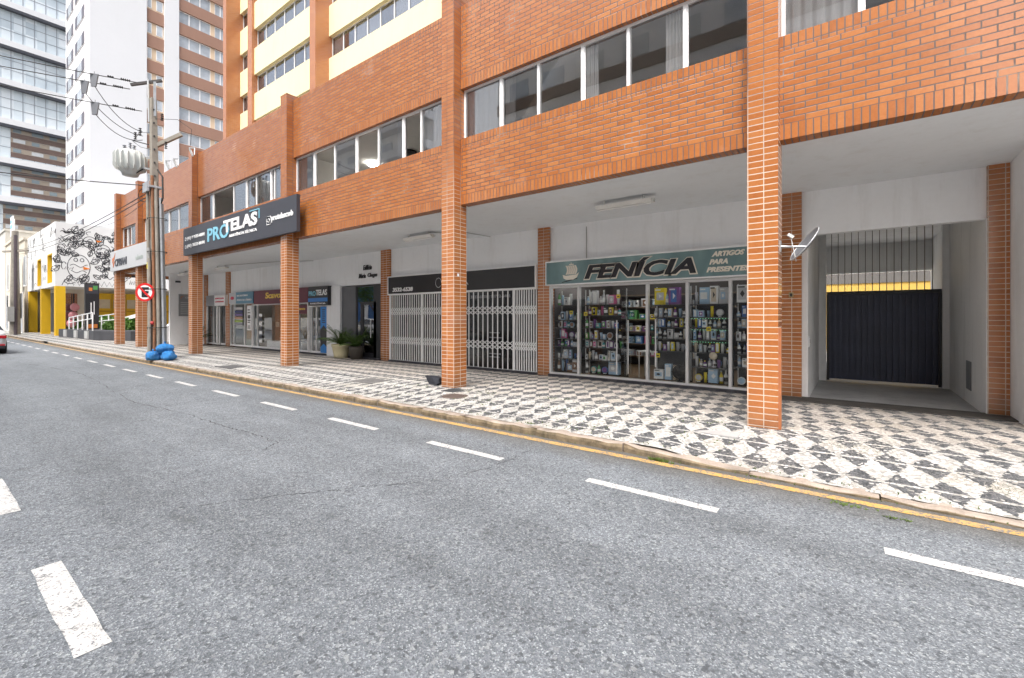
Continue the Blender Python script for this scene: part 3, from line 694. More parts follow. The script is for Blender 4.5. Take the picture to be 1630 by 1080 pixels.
# yellow price cards on the glass
for i, (px, py) in enumerate(((984, 472), (909, 498), (932, 500), (1047, 566), (1128, 524))):
    xx, zz = tx(px, SY), tz(px, py, SY); m = MB(); m.box(xx-.05, xx+.05, SY+.006, SY+.009, zz-.05, zz+.05, 0); m.box(xx-.03, xx+.03, SY+.0045, SY+.0058, zz-.015, zz+.01, 1)
    single(m, 'price_card', [cm('yellow'), cm('black')], ['yellow price card high beside the open shop door', 'yellow price card on the leftmost shop window', 'yellow price card near the second mullion of the gift shop', 'yellow price card low in the window right of the door', 'yellow price card in the middle of the fourth shop window'][i], 'price card', 'yellow price cards')
# round fan and oval mirror
xx = tx(1080, SY)
f = thing('desk_fan', 'round black desk fan on the floor of the window right of the door', 'fan', (xx, SY+.08, .17))
Mx = Matrix.Rotation(R(90), 3, 'X')
m = MB()
for r in (.05, .1, .15, .19): m.tube([(xx+r*math.cos(6.283*k/24), SY+.06, .40+r*math.sin(6.283*k/24)) for k in range(25)], .005, 5)
for k in range(16): m.tube([(xx, SY+.06, .40), (xx+.19*math.cos(k*.3927), SY+.06, .40+.19*math.sin(k*.3927))], .003, 4)
m.build('fan_guard', M_blk, f)
m = MB(); m.lathe((xx, SY+.09, .40), [(0, 0), (.17, 0), (.17, .02), (0, .02)], 20, 0, Mx); m.build('fan_blades', cm('black'), f)
m = MB(); m.lathe((xx, SY+.08, .171), [(0, 0), (.08, 0), (.07, .02), (.015, .03), (.015, .06)], 14); m.build('fan_base', M_blk, f)
xx = tx(1134, SY); f = thing('table_mirror', 'cream oval mirror on a thin stand low in the second window right of the door', 'mirror', (xx, SY+.07, .62))
m = MB(); m.lathe((xx, SY+.07, .82), [(0, .01), (.085, .01), (.09, 0), (.085, -.01), (0, -.01)], 20, 0, Mx); m.build('mirror_disc', cm('beige'), f)
m = MB(); m.tube([(xx, SY+.07, .58), (xx, SY+.07, .73)], .008); m.lathe((xx, SY+.07, .572), [(0, 0), (.05, 0), (.04, .01), (0, .01)], 12); m.build('mirror_stand', cm('silver'), f)

# ---- shop with the folding grille
GX0, GX1 = P6[1]+.01, P8[0]-.01
sg = thing('shop_sign', 'long black sign with a phone number above the white folding grille', 'sign', ((GX0+GX1)/2, 10.8, 2.5))
m = MB(); m.box(GX0+.03, GX1-.03, 10.74, 10.9, 2.55, 3.16); m.build('sign_board', mk('sign_black', (.018, .017, .018), .35, var=.2), sg)
m = MB(); m.box(GX0, GX1, 10.72, 10.9, 2.51, 2.55); m.box(GX0, GX1, 10.72, 10.9, 3.16, 3.19); m.box(GX0, GX0+.03, 10.72, 10.9, 2.55, 3.16); m.box(GX1-.03, GX1, 10.72, 10.9, 2.55, 3.16); m.build('sign_frame', M_walu, sg)
m = MB(); m.text('3532-6538', (tx(625, 10.73), 10.73, 2.62), Xd, Zd, tx(657, 10.73)-tx(625, 10.73), .15, .008, .03, .12)
m.text('CLÍNICA', (tx(745.5, 10.73)-.85, 10.73, 2.73), Xd, Zd, .85, .11, .008, .0)
m.tube([(tx(698, 10.73)+.14*math.cos(k*.35), 10.728, 2.85+.16*math.sin(k*.35)) for k in range(17)], .006, 5); m.build('lettering', M_walu, sg)
def grille(a, b_, dx, lat):
    g_ = thing('folding_grille', lat, 'grille', ((a+b_)/2, YB-.06, .1), group='white folding grilles of the closed shop')
    m = MB(); y = YB-.06; n_ = max(2, round((b_-a)/dx)); xs_ = [a+(b_-a)*k/n_ for k in range(n_+1)]
    for x in xs_: m.box(x-.016, x+.016, y-.01, y+.01, .135, 2.49)
    m.build('bars', M_walu, g_)
    m = MB()
    for zb in (.72, 1.78):
        for p, q in zip(xs_[:-1], xs_[1:]):
            for z0 in (zb, zb+.13):
                m.bar((p, y-.018, z0), (q, y-.018, z0+.13), .022, 0, .005); m.bar((p, y-.026, z0+.13), (q, y-.026, z0), .022, 0, .005)
    m.build('lattice', M_walu, g_)
    m = MB(); m.box(a-.02, b_+.02, y-.02, y+.02, .122, .134); m.build('rail', M_alu, g_)
xa = [GX0+.05, tx(674, YB), tx(703, YB)+.3, tx(820, YB), GX1-.05]
grille(xa[0], xa[1]-.05, .115, 'white folding grille panel furthest left, next to the plain brown pilaster')
grille(xa[1]+.05, xa[2]-.02, .115, 'white folding grille panel left of and behind the brick column')
grille(xa[2]+.02, xa[3]-.03, .19, 'white folding grille panel with wide spaced bars right of the brick column')
grille(xa[3]+.03, xa[4], .085, 'white folding grille panel with tightly packed bars beside the right pilaster')
m = MB()
for x in (GX0+.02, xa[1], xa[3]): m.box(x-.03, x+.03, YB-.09, YB-.03, .12, 2.5)
m.box(GX0, GX1, YB-.1, YB-.02, 2.495, 2.51); m.build('grille_frame', M_walu, bld)
m = MB(); m.box(GX0+.02, GX1-.02, YB+.05, YB+.06, .12, 2.5); m.build('shop_glass', M_tglass, bld)
m = MB(); m.text('3532-6538 | 98772-6401', (tx(749, YB+.03), YB+.035, 2.27), Xd, Zd, tx(812, YB)-tx(749, YB), .12, .004, .03)
for k_, zz in enumerate((1.95, 1.88, 1.2, 1.05, .55, .45)): m.box(tx(790, YB)-.3, tx(790, YB)+.2-.05*(k_ % 3), YB+.03, YB+.035, zz, zz+.03)
m.build('window_lettering', mk('grey_letter', (.30, .30, .32), .5), bld)
m = MB()
for k_ in range(5):
    x = GX0+.4+k_*.55; m.lathe((x, YB+.5, .1), [(0, 0), (.12, 0), (.1, .6), (.17, 1.1), (.12, 1.35), (.05, 1.42), (.07, 1.55), (0, 1.65)], 12)
    single(m, 'dress_form', [mk('linen', (.42, .38, .33), .8)], 'pale dress form standing behind the left grille, %s from its left end' % ORD[k_], 'dress form', 'dress forms behind the grille'); m = MB()

# ---- entrance hall door (dark glass) with potted palms
a, b_ = Xent
e = thing('entrance_door', 'tall dark-framed glass entrance door of the building', 'door', ((a+b_)/2, YB, .05))
m = MB(); m.box(a+.02, tx(567, YB), YB-.03, YB+.03, .12, 2.95); m.build('side_panel', mk('entrance_grey', (.12, .125, .135), .4), e)
dx0, dx1 = tx(575, YB), tx(600, YB)
m = MB()
for x0, x1, z0, z1 in ((tx(567, YB)+.02, tx(567, YB)+.08, .12, 2.95), (dx0, dx0+.16, .12, 2.3), (dx1-.16, dx1, .12, 2.3), (dx0+.16, dx1-.16, .12, .3), (dx0+.16, dx1-.16, 2.18, 2.3), (tx(567, YB)+.08, b_-.02, 2.9, 2.95), (b_-.5, b_-.02, .12, 2.9)): m.box(x0, x1, YB-.035, YB+.035, z0, z1)
m.build('door_frame', M_blk, e)
m = MB(); m.box(tx(567, YB)+.08, b_-.5, YB+.0, YB+.008, .12, 2.9); m.build('door_glass', M_dglass, e)
m = MB(); m.tube([(dx1-.25, YB-.1, .9), (dx1-.25, YB-.1, 1.6)], .015); m.build('door_handle', M_alu, e)
m = MB(); m.text('Edifício', (tx(579, YB), YB-.02, 3.55), Xd, Zd, tx(588.5, YB)-tx(579, YB)+.15, .2, .015, .01, .25); m.text('Maria', (tx(572, YB), YB-.02, 3.24), Xd, Zd, .44, .18, .015, .01, .25); m.text('Chagas', (tx(586, YB), YB-.02, 3.22), Xd, Zd, .6, .2, .015, .01, .25)
single(m, 'building_name', [M_blk], 'black script letters naming the building on the white wall above the entrance', 'lettering')
def frond_plant(name, label, cat, x, y, z, pot, potm, n_, L, seed, leafm, leaflet=True, up=.8, group=None):
    r_ = random.Random(seed); t = thing(name, label, cat, (x, y, z), 0, group)
    h_ = pot[-1][1]
    m = MB(); m.lathe((x, y, z), [(0, 0)]+pot+[(pot[-1][0]*.85, h_-.01), (pot[-1][0]*.8, h_-.06), (0, h_-.06)], 24); m.build('pot', potm, t)
    m = MB(); s_ = MB()
    for k in range(n_):
        az = r_.uniform(0, 6.283); el = r_.uniform(.5, 1.35)*up+.2; P = Vector((x, y, z+h_-.05)); d = Vector((math.cos(az)*math.cos(el), math.sin(az)*math.cos(el), math.sin(el))); l = L*r_.uniform(.7, 1.1); pts = [P.copy()]
        for q in range(9): P = P+d*l/9; d = (d+Vector((0, 0, -.13))).normalized(); pts.append(P.copy())
        s_.tube(pts, [.009-.0008*i for i in range(10)], 5)
        for q in range(2, 10):
            for e_ in (0, .5):
                p = pts[q-1].lerp(pts[q], e_); dd = (pts[q]-pts[q-1]).normalized(); sd_ = dd.cross(Vector((0, 0, 1))).normalized()
                for sg_ in (-1, 1):
                    ln = .26*L*math.sin(math.pi*(q+.5)/11)*r_.uniform(.8, 1.1); tip = p+sd_*sg_*ln*.75+dd*ln*.6+Vector((0, 0, -ln*.25)); md = p.lerp(tip, .45)+Vector((0, 0, .02)); wv = dd*.014
                    m.add([p, md-wv, tip, md+wv], [(0, 1, 2, 3)])
    s_.build('stems', mk('stem_green', (.12, .16, .04), .6), t); m.build('leaves', leafm, t)
M_palm = mk('palm_leaf', (.07, .14, .025), .5, var=.4, vs=6)
x0 = tx(541, 10.4)
frond_plant('potted_palm', 'feathery green palm in a cream ribbed pot against the white pier', 'plant', x0, 10.45, .06, [(.2, 0), (.26, .02), (.29, .2), (.34, .45), (.36, .47), (.36, .56)], mk('pot_cream', (.62, .56, .36), .6, var=.1), 30, .95, 5, M_palm)
x0 = tx(569, 10.6)
frond_plant('potted_palm', 'darker palm in a dark pot in front of the entrance glass', 'plant', x0, 10.55, .06, [(.18, 0), (.22, .02), (.28, .4), (.3, .5)], mk('pot_dark', (.07, .06, .05), .6), 22, .8, 8, M_palm)

# ---- small shops to the left of the entrance
def sign_board(label, x0, x1, z0, z1, y, panels, texts, name='shop_sign', depth=.18):
    s_ = thing(name, label, 'sign', ((x0+x1)/2, y, z0)); m = MB(); mats = []; X = x0
    for k, (fr, mt) in enumerate(panels):
        mats.append(mt); X1 = X+(x1-x0)*fr; m.box(X, X1-.002, y, y+depth, z0, z1, k); X = X1
    m.build('sign_board', mats, s_)
    for body, xa_, xb_, za, hh, mt, bold, sh_ in texts:
        q = MB(); q.text(body, (x0+(x1-x0)*xa_, y-.009, z0+(z1-z0)*za), Xd, Zd, (x1-x0)*(xb_-xa_), (z1-z0)*hh, .008, bold, sh_); q.build('lettering', mt, s_)
    return s_
W1 = M_walu; sy = 10.66
T = lambda p: tx(p, sy)
M_bord = mk('sign_burgundy', (.13, .015, .035), .4); M_sgold = mk('sign_gold', (.80, .55, .10), .4); M_lb = mk('sign_blue', (.10, .25, .36), .4); M_lg = mk('sign_light', (.55, .57, .60), .4); M_lblue = mk('letter_blue', (.22, .52, .66), .4); M_charc = mk('sign_charcoal', (.050, .053, .066), .45, var=.12)
sign_board('burgundy sign with large gold name between the brick column and the blue sign', T(404), T(490), 2.35, 3.02, sy, [(1, M_bord)], [('Scavone', .24, .66, .38, .45, M_sgold, .03, .12), ('couros', .52, .66, .14, .15, mk('letter_orange', (.75, .2, .03), .5), .01, 0)])
sign_board('small black and blue phone repair sign at the end beside the white pier', T(492), T(524)-.05, 2.2, 3.02, sy-.04, [(1, M_blk)], [('PRO', .04, .40, .50, .26, M_lblue, .02, 0), ('TELAS', .42, .97, .52, .30, W1, .02, 0), ('ASSISTÊNCIA', .1, .9, .06, .1, W1, .01, 0)])
m = MB(); m.box(T(492)+.01, T(524)-.06, sy-.055, sy-.042, 2.36, 2.52); m.build('blue_stripe', mk('stripe_blue', (.04, .20, .55), .4), [o for o in COL.objects if o.name.startswith('shop_sign')][-1])
sign_board('grey and blue sign with white words, left of the burgundy sign', T(364.5), T(402.5), 2.42, 3.02, sy, [(.3, M_lg), (.7, M_lb)], [('ESCRITÓRIO', .36, .80, .62, .18, W1, .02, 0), ('POSTO DE CÂMBIO', .36, .95, .22, .2, W1, .02, 0), ('●', .08, .22, .35, .3, mk('letter_red', (.6, .05, .1), .5), .0, 0)])
sign_board('grey and white sign with faint red words above the far glass doors', T(328), T(358), 2.35, 2.95, sy, [(.45, mk('sign_midgrey', (.30, .31, .33), .4)), (.55, W1)], [('ADVOCACIA', .5, .95, .6, .14, bpy.data.materials['letter_red'], .01, 0), ('CONTABILIDADE', .5, .95, .3, .12, bpy.data.materials['letter_red'], .01, 0)])
# burgundy shop front glass, display and white sill
def front(a, b_, ms, zt, name='shopfront_frame', mt=M_walu):
    m = MB(); m.box(a, b_, YB-.05, YB+.02, .121, .2); m.box(a, b_, YB-.05, YB+.02, zt-.06, zt)
    for x in [a+.03]+ms+[b_-.03]: m.box(x-.03, x+.03, YB-.055, YB+.025, .2, zt-.06)
    o = m.build(name, mt, bld); q = MB(); q.box(a+.06, b_-.06, YB-.02, YB-.012, .2, zt-.06); q.build('shop_glass', M_sglass, o); return o
TB = lambda p: tx(p, YB)
front(TB(404), TB(492), [TB(411), TB(477)], 2.36)
front(TB(493), Xwhite[0]-.02, [TB(497), TB(505), TB(513)], 2.2)
front(P3a[1]+.02, TB(403), [TB(374), TB(391)], 2.45)
front(P3b[1]+.02, P3a[0]-.02, [TB(341), TB(346), TB(352)], 2.4)
m = MB(); m.box(TB(420), TB(476), YB+.15, YB+.9, .12, .5); m.build('display_platform', M_walu, bld)
m = MB(); m.box(TB(422), TB(475), YB+1.2, YB+1.25, .5, 2.3); single(m, 'display_backdrop', [mk('tan_board', (.46, .36, .24), .7)], 'tan display backdrop behind the leather shop window', 'panel')
for k_, (p_, z_, c_) in enumerate(((432, .52, 'brown'), (445, .52, 'black'), (437, 1.5, 'brown'), (446, 1.3, 'black'), (427, 1.2, 'beige'), (482, 1.4, 'red'))):
    x = TB(p_); m = MB(); m.box(x-.16, x+.16, YB+.45, YB+.55, z_, z_+.24); m.tube([(x-.1, YB+.5, z_+.24), (x-.07, YB+.5, z_+.38), (x+.07, YB+.5, z_+.38), (x+.1, YB+.5, z_+.24)], .012, 6)
    single(m, 'handbag', [mk('leather_'+c_, COLS[c_], .5)], ['brown handbag on the white platform of the leather shop', 'black handbag on the white platform nearest the column', 'brown handbag hanging high in the leather shop window', 'black handbag hanging in the middle of the leather shop window', 'beige handbag hanging left in the leather shop window', 'red handbag hanging in the leather shop window right of the column'][k_], 'handbag', 'handbags in the leather shop')
x = TB(417); m = MB()
for k_ in range(7): m.box(x-.16, x+.16, YB-.075, YB-.06, .4+k_*.22, .55+k_*.22, k_ % 2)
single(m, 'shop_poster', [M_walu, M_charc], 'tall striped black and white poster on the left leather shop window', 'poster')
x = TB(479.5); m = MB(); m.box(x-.2, x+.6, YB-.075, YB-.06, 1.85, 2.25); q = MB(); o = single(m, 'shop_poster', [M_bord], 'burgundy poster with gold name right of the brick column', 'poster')
q.text('Scavone', (x-.12, YB-.08, 2.02), Xd, Zd, .6, .13, .004, .03, .1); q.build('lettering', M_sgold, o)
x = TB(518); m = MB(); m.box(x-.26, x+.26, YB-.08, YB-.06, .15, 2.15, 0); m.prism([(x-.26, .4), (x, .55), (x+.26, .4), (x+.26, 1.15), (x, 1.35), (x-.26, 1.15)], YB-.084, YB-.0805, 'Y', 1)
for k_ in range(7): m.box(x-.12, x+.12-.02*(k_ % 3), YB-.0845, YB-.081, 1.45+k_*.09, 1.49+k_*.09, 1)
single(m, 'shop_banner', [mk('banner_blue', (.03, .22, .60), .5), M_blk], 'tall blue and black vertical banner beside the white pier', 'banner')
x = TB(399); m = MB(); m.box(x-.24, x+.24, YB-.08, YB-.06, 1.0, 2.3, 0)
for k_, z_ in enumerate((1.1, 1.2, 1.4, 1.5, 1.9, 2.05)): m.box(x-.16, x+.16-.03*(k_ % 3), YB-.084, YB-.0805, z_, z_+.05, 1)
m.text('60', (x-.13, YB-.086, 1.62), Xd, Zd, .26, .2, .004, .03, 0, 1)
single(m, 'shop_poster', [M_walu, M_blk], 'white price poster with dark print left of the leather shop', 'poster')
x = TB(383); m = MB(); cl = [M_alu, mk('tag_navy', (.05, .06, .18), .5), mk('tag_violet', (.2, .15, .35), .5), mk('tag_tan', (.5, .3, .2), .5), mk('tag_lime', (.30, .42, .08), .5), mk('tag_grey', (.3, .3, .35), .5)]
for k_ in range(6): m.box(x-.55, x+.4, YB-.075, YB-.06, 1.25+k_*.17, 1.37+k_*.17, (5, 4, 3, 2, 1, 0)[k_])
single(m, 'directory_board', cl, 'board of coloured name plates on the pale glass door left of the poster', 'board')
m = MB(); m.box(TB(378), TB(390), YB+.3, YB+.8, .1, 1.15); single(m, 'reception_counter', [mk('mint_counter', (.42, .50, .44), .6)], 'pale mint counter behind the glass under the blue and grey sign', 'counter')
for k_, px in enumerate((333, 349, 352.5)):
    x = TB(px); m = MB(); m.tube([(x, YB-.09, .12), (x, YB-.09, 2.3)], .05, 10); m.build('door_post', M_walu, bld)
# plaque and plant on the arcade end wall
pq = thing('wall_plaque', 'grey metal plaque with a small curved logo on the arcade end wall', 'plaque', (XE0+.02, 10.0, 1.9))
m = MB(); m.box(XE0+.004, XE0+.03, 9.62, 10.55, 1.75, 3.05); m.build('plate', mk('plaque_grey', (.26, .27, .28), .5), pq)
m = MB(); m.text('CIPRIANI', (XE0+.036, 9.95, 2.80), (0, 1, 0), Zd, .5, .1, .004, .03)
for k_ in range(7): m.box(XE0+.031, XE0+.035, 9.72, 10.45-.08*(k_ % 3), 1.88+k_*.11, 1.91+k_*.11)
m.tube([(XE0+.034, 9.72, 2.78), (XE0+.034, 9.76, 2.9), (XE0+.034, 9.86, 2.92)], .015, 6, 1); m.build('lettering', [M_lg, mk('logo_orange', (.55, .18, .05), .5)], pq)
frond_plant('potted_shrub', 'sparse dark shrub in a terracotta pot by the arcade end wall', 'plant', XE0+1.05, 10.3, .06, [(.16, 0), (.2, .3), (.23, .34), (.23, .38)], mk('terracotta', (.40, .15, .07), .8), 13, .95, 4, mk('shrub_leaf', (.035, .07, .02), .6), up=.9)
sec = lambda c, lb: single(MB().box(c[0]-.05, c[0]+.05, c[1]-.12, c[1]+.12, c[2]-.05, c[2]+.05), 'security_camera', [M_blk], lb, 'camera')
sec((-31.4, 9.5, 3.75), 'small black security camera at the top of the arcade end wall')
sec((-33.5, 8.0, 4.05), 'small black security camera under the brick beam right of the far column')

# ---- fluorescent fixtures under the arcade ceiling
def fixture(x, y, lb):
    f = thing('ceiling_light', lb, 'ceiling light', (x, y, 4.0), 0, 'unlit tube lights under the arcade ceiling')
    m = MB(); m.prism([(y-.11, 4.12), (y-.06, 4.05), (y+.06, 4.05), (y+.11, 4.12)], x-.62, x+.62, 'X'); m.box(x-.45, x-.43, y-.02, y+.02, 4.12, 4.224); m.box(x+.43, x+.45, y-.02, y+.02, 4.12, 4.224); m.box(x+.62, x+.66, y-.05, y+.05, 4.05, 4.13); m.build('housing', mk('fixture_white', (.72, .71, .68), .5), f)
    m = MB(); m.tube([(x-.6, y, 4.035), (x+.6, y, 4.035)], .014, 8); m.build('tube', M_walu, f)
fixture(-3.9, 9.15, 'unlit white tube light on the ceiling above the gift shop')
fixture(-10.5, 9.3, 'unlit white tube light on the ceiling above the folding grille')
fixture(-24.8, 9.3, 'unlit white tube light on the ceiling between the two middle distant columns')
fixture(-30.0, 9.3, 'unlit white tube light on the ceiling nearest the arcade end wall')
single(MB().tube([(-10.1, 9.3, 4.2), (-9.2, 10.0, 4.21), (-9.0, 10.88, 4.19)], .012, 6), 'ceiling_cable', [M_pvc], 'thin cable running from the grille shop tube light to the wall', 'cable')
single(MB().tube([(-24.2, 9.3, 4.2), (-20.5, 10.2, 4.21), (-19.2, 10.88, 4.2)], .012, 6), 'ceiling_cable', [M_pvc], 'thin cable running along the ceiling above the burgundy sign', 'cable')

# ---- street signs on the upper wall
sy = 7.08
x0, x1 = tx(292, sy), tx(472, sy); z0, z1 = 4.30, 5.42
sg = thing('facade_sign', 'large charcoal phone repair sign with blue and white letters across two brick columns', 'sign', ((x0+x1)/2, sy, z0))
MB().box(x0, x1, sy, sy+.11, z0, z1).build('sign_board', M_charc, sg)
Ts = lambda p: tx(p, sy)
q = MB(); q.text('PRO', (Ts(331), sy-.012, 4.62), Xd, Zd, Ts(365)-Ts(331), .52, .01, .02); q.build('blue_lettering', M_lblue, sg)
q = MB(); q.text('TELAS', (Ts(356.5), sy-.014, 4.80), Xd, Zd, Ts(410)-Ts(356.5), .46, .01, .035)
q.text('ASSISTÊNCIA TÉCNICA', (Ts(365), sy-.01, 4.60), Xd, Zd, Ts(409)-Ts(365), .12, .008, .02)
q.text('(41) 9 9655-0044', (Ts(298.5), sy-.01, 4.88), Xd, Zd, Ts(326)-Ts(298.5), .17, .008, .03)
q.text('(41) 3532-0644', (Ts(298.5), sy-.01, 4.56), Xd, Zd, Ts(326)-Ts(298.5), .17, .008, .03)
q.text('protelascwb', (Ts(432.5), sy-.01, 4.74), Xd, Zd, Ts(467)-Ts(432.5), .24, .008, .03)
cx_, cz_ = Ts(428), 4.83
for s_ in ((-.17, .17),):
    q.tube([(cx_-.13, sy-.008, cz_-.13), (cx_+.13, sy-.008, cz_-.13), (cx_+.13, sy-.008, cz_+.13), (cx_-.13, sy-.008, cz_+.13), (cx_-.13, sy-.008, cz_-.13)], .014, 5)
    q.tube([(cx_+.06*math.cos(k*.7), sy-.008, cz_+.06*math.sin(k*.7)) for k in range(10)], .011, 5)
for cz2 in (4.97, 4.64): q.tube([(Ts(296)+.07*math.cos(k*.7), sy-.008, cz2+.07*math.sin(k*.7)) for k in range(10)], .012, 5)
q.build('lettering', M_walu, sg)
q = MB(); q.box(Ts(398), Ts(413.5), sy-.02, sy-.003, 5.30, 5.33); q.box(Ts(413.5)-.04, Ts(413.5), sy-.02, sy-.003, 5.0, 5.30); q.build('corner_mark', M_lblue, sg)
x0, x1 = tx(175.5, sy), tx(241, sy)
sg = thing('facade_sign', 'light grey sign with black name and orange flame mark on the last two columns', 'sign', ((x0+x1)/2, sy, z0))
MB().box(x0, x1, sy, sy+.11, z0, z1).build('sign_board', mk('sign_silver', (.50, .51, .53), .4, var=.05), sg)
q = MB(); q.text('CIPRIANI', (Ts(183.5), sy-.012, 4.52), Xd, Zd, Ts(202)-Ts(183.5), .42, .01, .02); q.build('lettering', M_charc, sg)
q = MB(); q.text('odonto', (Ts(216), sy-.012, 4.62), Xd, Zd, Ts(228)-Ts(216), .26, .005, .01); q.build('faint_lettering', mk('faint_letter', (.42, .47, .45), .5), sg)
q = MB(); xq = Ts(183); q.prism([(xq-.45, 4.75), (xq-.1, 4.95), (xq+.1, 5.3), (xq-.1, 5.1), (xq-.5, 5.0)], sy-.02, sy-.002, 'Y'); q.prism([(xq-.3, 4.5), (xq+.0, 4.85), (xq-.35, 4.72)], sy-.02, sy-.002, 'Y'); q.build('flame_mark', mk('logo_orange2', (.60, .17, .05), .5), sg)

# ---- satellite dish on the first column
d_ = thing('satellite_dish', 'grey mesh satellite dish on an arm from the nearest brick column', 'satellite dish', (-.82, 7.45, 2.6))
cD = Vector((tx(1286, 7.45), 7.45, tz(1286, 392, 7.45)))
Rv, Uv, Vv = Vector((.8, .6, 0)), Vector((0, 0, 1)), Vector((-.6, .8, 0))
vw = (cD-Vector((0, 0, 1.7))).normalized(); Mj = (.65*Rv+.76*Uv); Mj = (Mj-vw*Mj.dot(vw)).normalized()
n0 = vw.cross(Mj).normalized()
if n0.z < 0: n0 = -n0
nrm = (n0*math.cos(R(10))-vw*math.sin(R(10))).normalized()
Mq = nrm.to_track_quat('Z', 'Y').to_matrix()
prof = [(0, 0), (.06, .003), (.12, .012), (.18, .026), (.235, .045), (.262, .056)]
m = MB(); m.lathe(cD, prof+[(.268, .05)]+[(r, z-.007) for r, z in prof[::-1]], 36, 0, Mq); m.build('reflector', mk('dish_grey', (.15, .16, .18), .5, var=.15, vs=20), d_)
m = MB(); m.tube([cD+Mq @ Vector((.265*math.cos(k*6.283/36), .265*math.sin(k*6.283/36), .054)) for k in range(37)], .008, 6); m.build('rim', M_steel, d_)
m = MB(); A0 = Vector((-.825, 7.42, cD.z+.02)); m.tube([A0, cD-nrm*.02], .016, 8); m.box(-.835, -.815, 7.36, 7.48, cD.z-.06, cD.z+.10); m.build('arm', M_steel, d_)
m = MB(); L0 = cD+nrm*.26; m.tube([cD-Mq @ Vector((0, .25, 0)), L0], .007, 6); m.obox(L0, .04, .04, .08, Mq); m.build('feed_horn', mk('lnb_white', (.6, .6, .58), .5), d_)
m = MB(); m.box(-7.37+.385, -7.37+.388, 7.30, 7.36, 2.6, 2.66); single(m, 'number_plate', [M_walu], 'tiny white plate on the right side of the second brick column', 'plate')

# ================================================================ TOWER above the podium
D0 = 13.3
def pier(a, b_, y0_, y1_): MB().box(a, b_, y0_, y1_, 8.0, 40).build('tower_pier', M_twr, bld)
pier(-35.2, -34.68, D0, 15.2); pier(-31.4, -30.78, D0, 14.5); pier(-23.85, -23.27, D0, 15.2); pier(-13.6, -13.0, D0, 15.2)
MB().box(-35.0, -13.0, 15.2, 17.5, 8.0, 40).build('tower_core', M_twr, bld)
def tower_bay(a, b_, yb, npan, seed):
    rr = random.Random(seed)
    for f in range(-2, 8):
        zs = 16.04+2.92*f; zh = zs+1.23
        if f == -2: MB().box(a, b_, yb, yb+.3, 8.0, zs).build('spandrel', M_cream, bld)
        MB().box(a, b_, yb, yb+.3, zh, min(40, zh+1.69)).build('spandrel', M_cream, bld)
        m = MB(); y = yb+.2; m.box(a, b_, y, y+.05, zs, zs+.05); m.box(a, b_, y, y+.05, zh-.05, zh)
        xs_ = [a+(b_-a)*k/npan for k in range(npan+1)]
        for x in xs_: m.box(max(a, x-.03), min(b_, x+.03), y-.003, y+.053, zs+.05, zh-.05)
        wo = m.build('window', M_walu, bld)
        m = MB(); m.box(a+.01, b_-.01, y+.02, y+.026, zs+.05, zh-.05); m.build('pane', M_glass, wo)
        m = MB()
        for x, x2 in zip(xs_[:-1], xs_[1:]):
            if rr.random() < .72: m.box(x+.03, x2-.03, y+.1, y+.12, zs, zh, 0)
        if m.v: m.build('blind', mk('blind_grey', (.50, .50, .51), .8, var=.05) if a < -24 else M_curt, wo)
tower_bay(-34.68, -31.4, 14.2, 3, 1); tower_bay(-30.78, -23.85, 13.45, 6, 2); tower_bay(-23.27, -13.6, 14.1, 9, 3)

# ================================================================ UTILITY POLE with transformer, conduits, sign
PXc, PYc = -21.15, 5.72
pz = swz(PXc, PYc)
pole = thing('utility_pole', 'tall concrete utility pole wrapped in conduits beside blue rubbish bags', 'utility pole', (PXc, PYc, pz))
m = MB(); lean = (-.12, -.08)
for z0_, z1_, w0, w1 in ((pz-.1, 10.0, .185, .115),):
    vs = []
    for z, ww in ((z0_, w0), (z1_, w1)):
        ox, oy = (0, 0) if z < 1 else lean
        vs += [(PXc+ox-ww, PYc+oy-ww*.8, z), (PXc+ox+ww, PYc+oy-ww*.8, z), (PXc+ox+ww, PYc+oy+ww*.8, z), (PXc+ox-ww, PYc+oy+ww*.8, z)]
    m.add(vs, [(0, 3, 2, 1), (4, 5, 6, 7), (0, 1, 5, 4), (1, 2, 6, 5), (2, 3, 7, 6), (3, 0, 4, 7)])
m.build('shaft', M_polec, pole, bevel=.02)
m = MB()
for k in range(14):
    z = 3+k*.5; f = z/10; m.box(PXc+lean[0]*f+.11+.05*(1-f), PXc+lean[0]*f+.155+.03*(1-f), PYc+lean[1]*f-.04, PYc+lean[1]*f+.0, z, z+.06)
m.build('step_holes', M_blk, pole)
pipes = [(.0, -.23, .05, 4.3, M_pvc), (.12, -.25, .055, 3.9, M_polec), (.25, -.14, .05, 7.0, M_rust), (.29, -.02, .06, 6.8, M_polec), (.31, .13, .05, 6.2, M_steel), (-.1, -.22, .05, 6.5, M_polec), (.2, .22, .05, 6.0, M_pvc)]
for dx, dy, r_, h_, mt in pipes: MB().tube([(PXc+dx, PYc+dy, pz-.02), (PXc+dx*.95, PYc+dy*.95, 1.5), (PXc+dx*.85+lean[0]*h_/10, PYc+dy*.85+lean[1]*h_/10, h_)], r_, 10).build('conduit', mt, pole)
m = MB()
for z in (1.3, 2.75, 4.15, 5.4):
    pts = [(PXc-.22, PYc-.22, z), (PXc+.05, PYc-.31, z), (PXc+.3, PYc-.22, z), (PXc+.38, PYc+.0, z), (PXc+.36, PYc+.2, z), (PXc+.1, PYc+.3, z), (PXc-.2, PYc+.18, z), (PXc-.22, PYc-.22, z)]
    m.tube(pts, .014, 5)
m.build('strap', M_cable, pole)
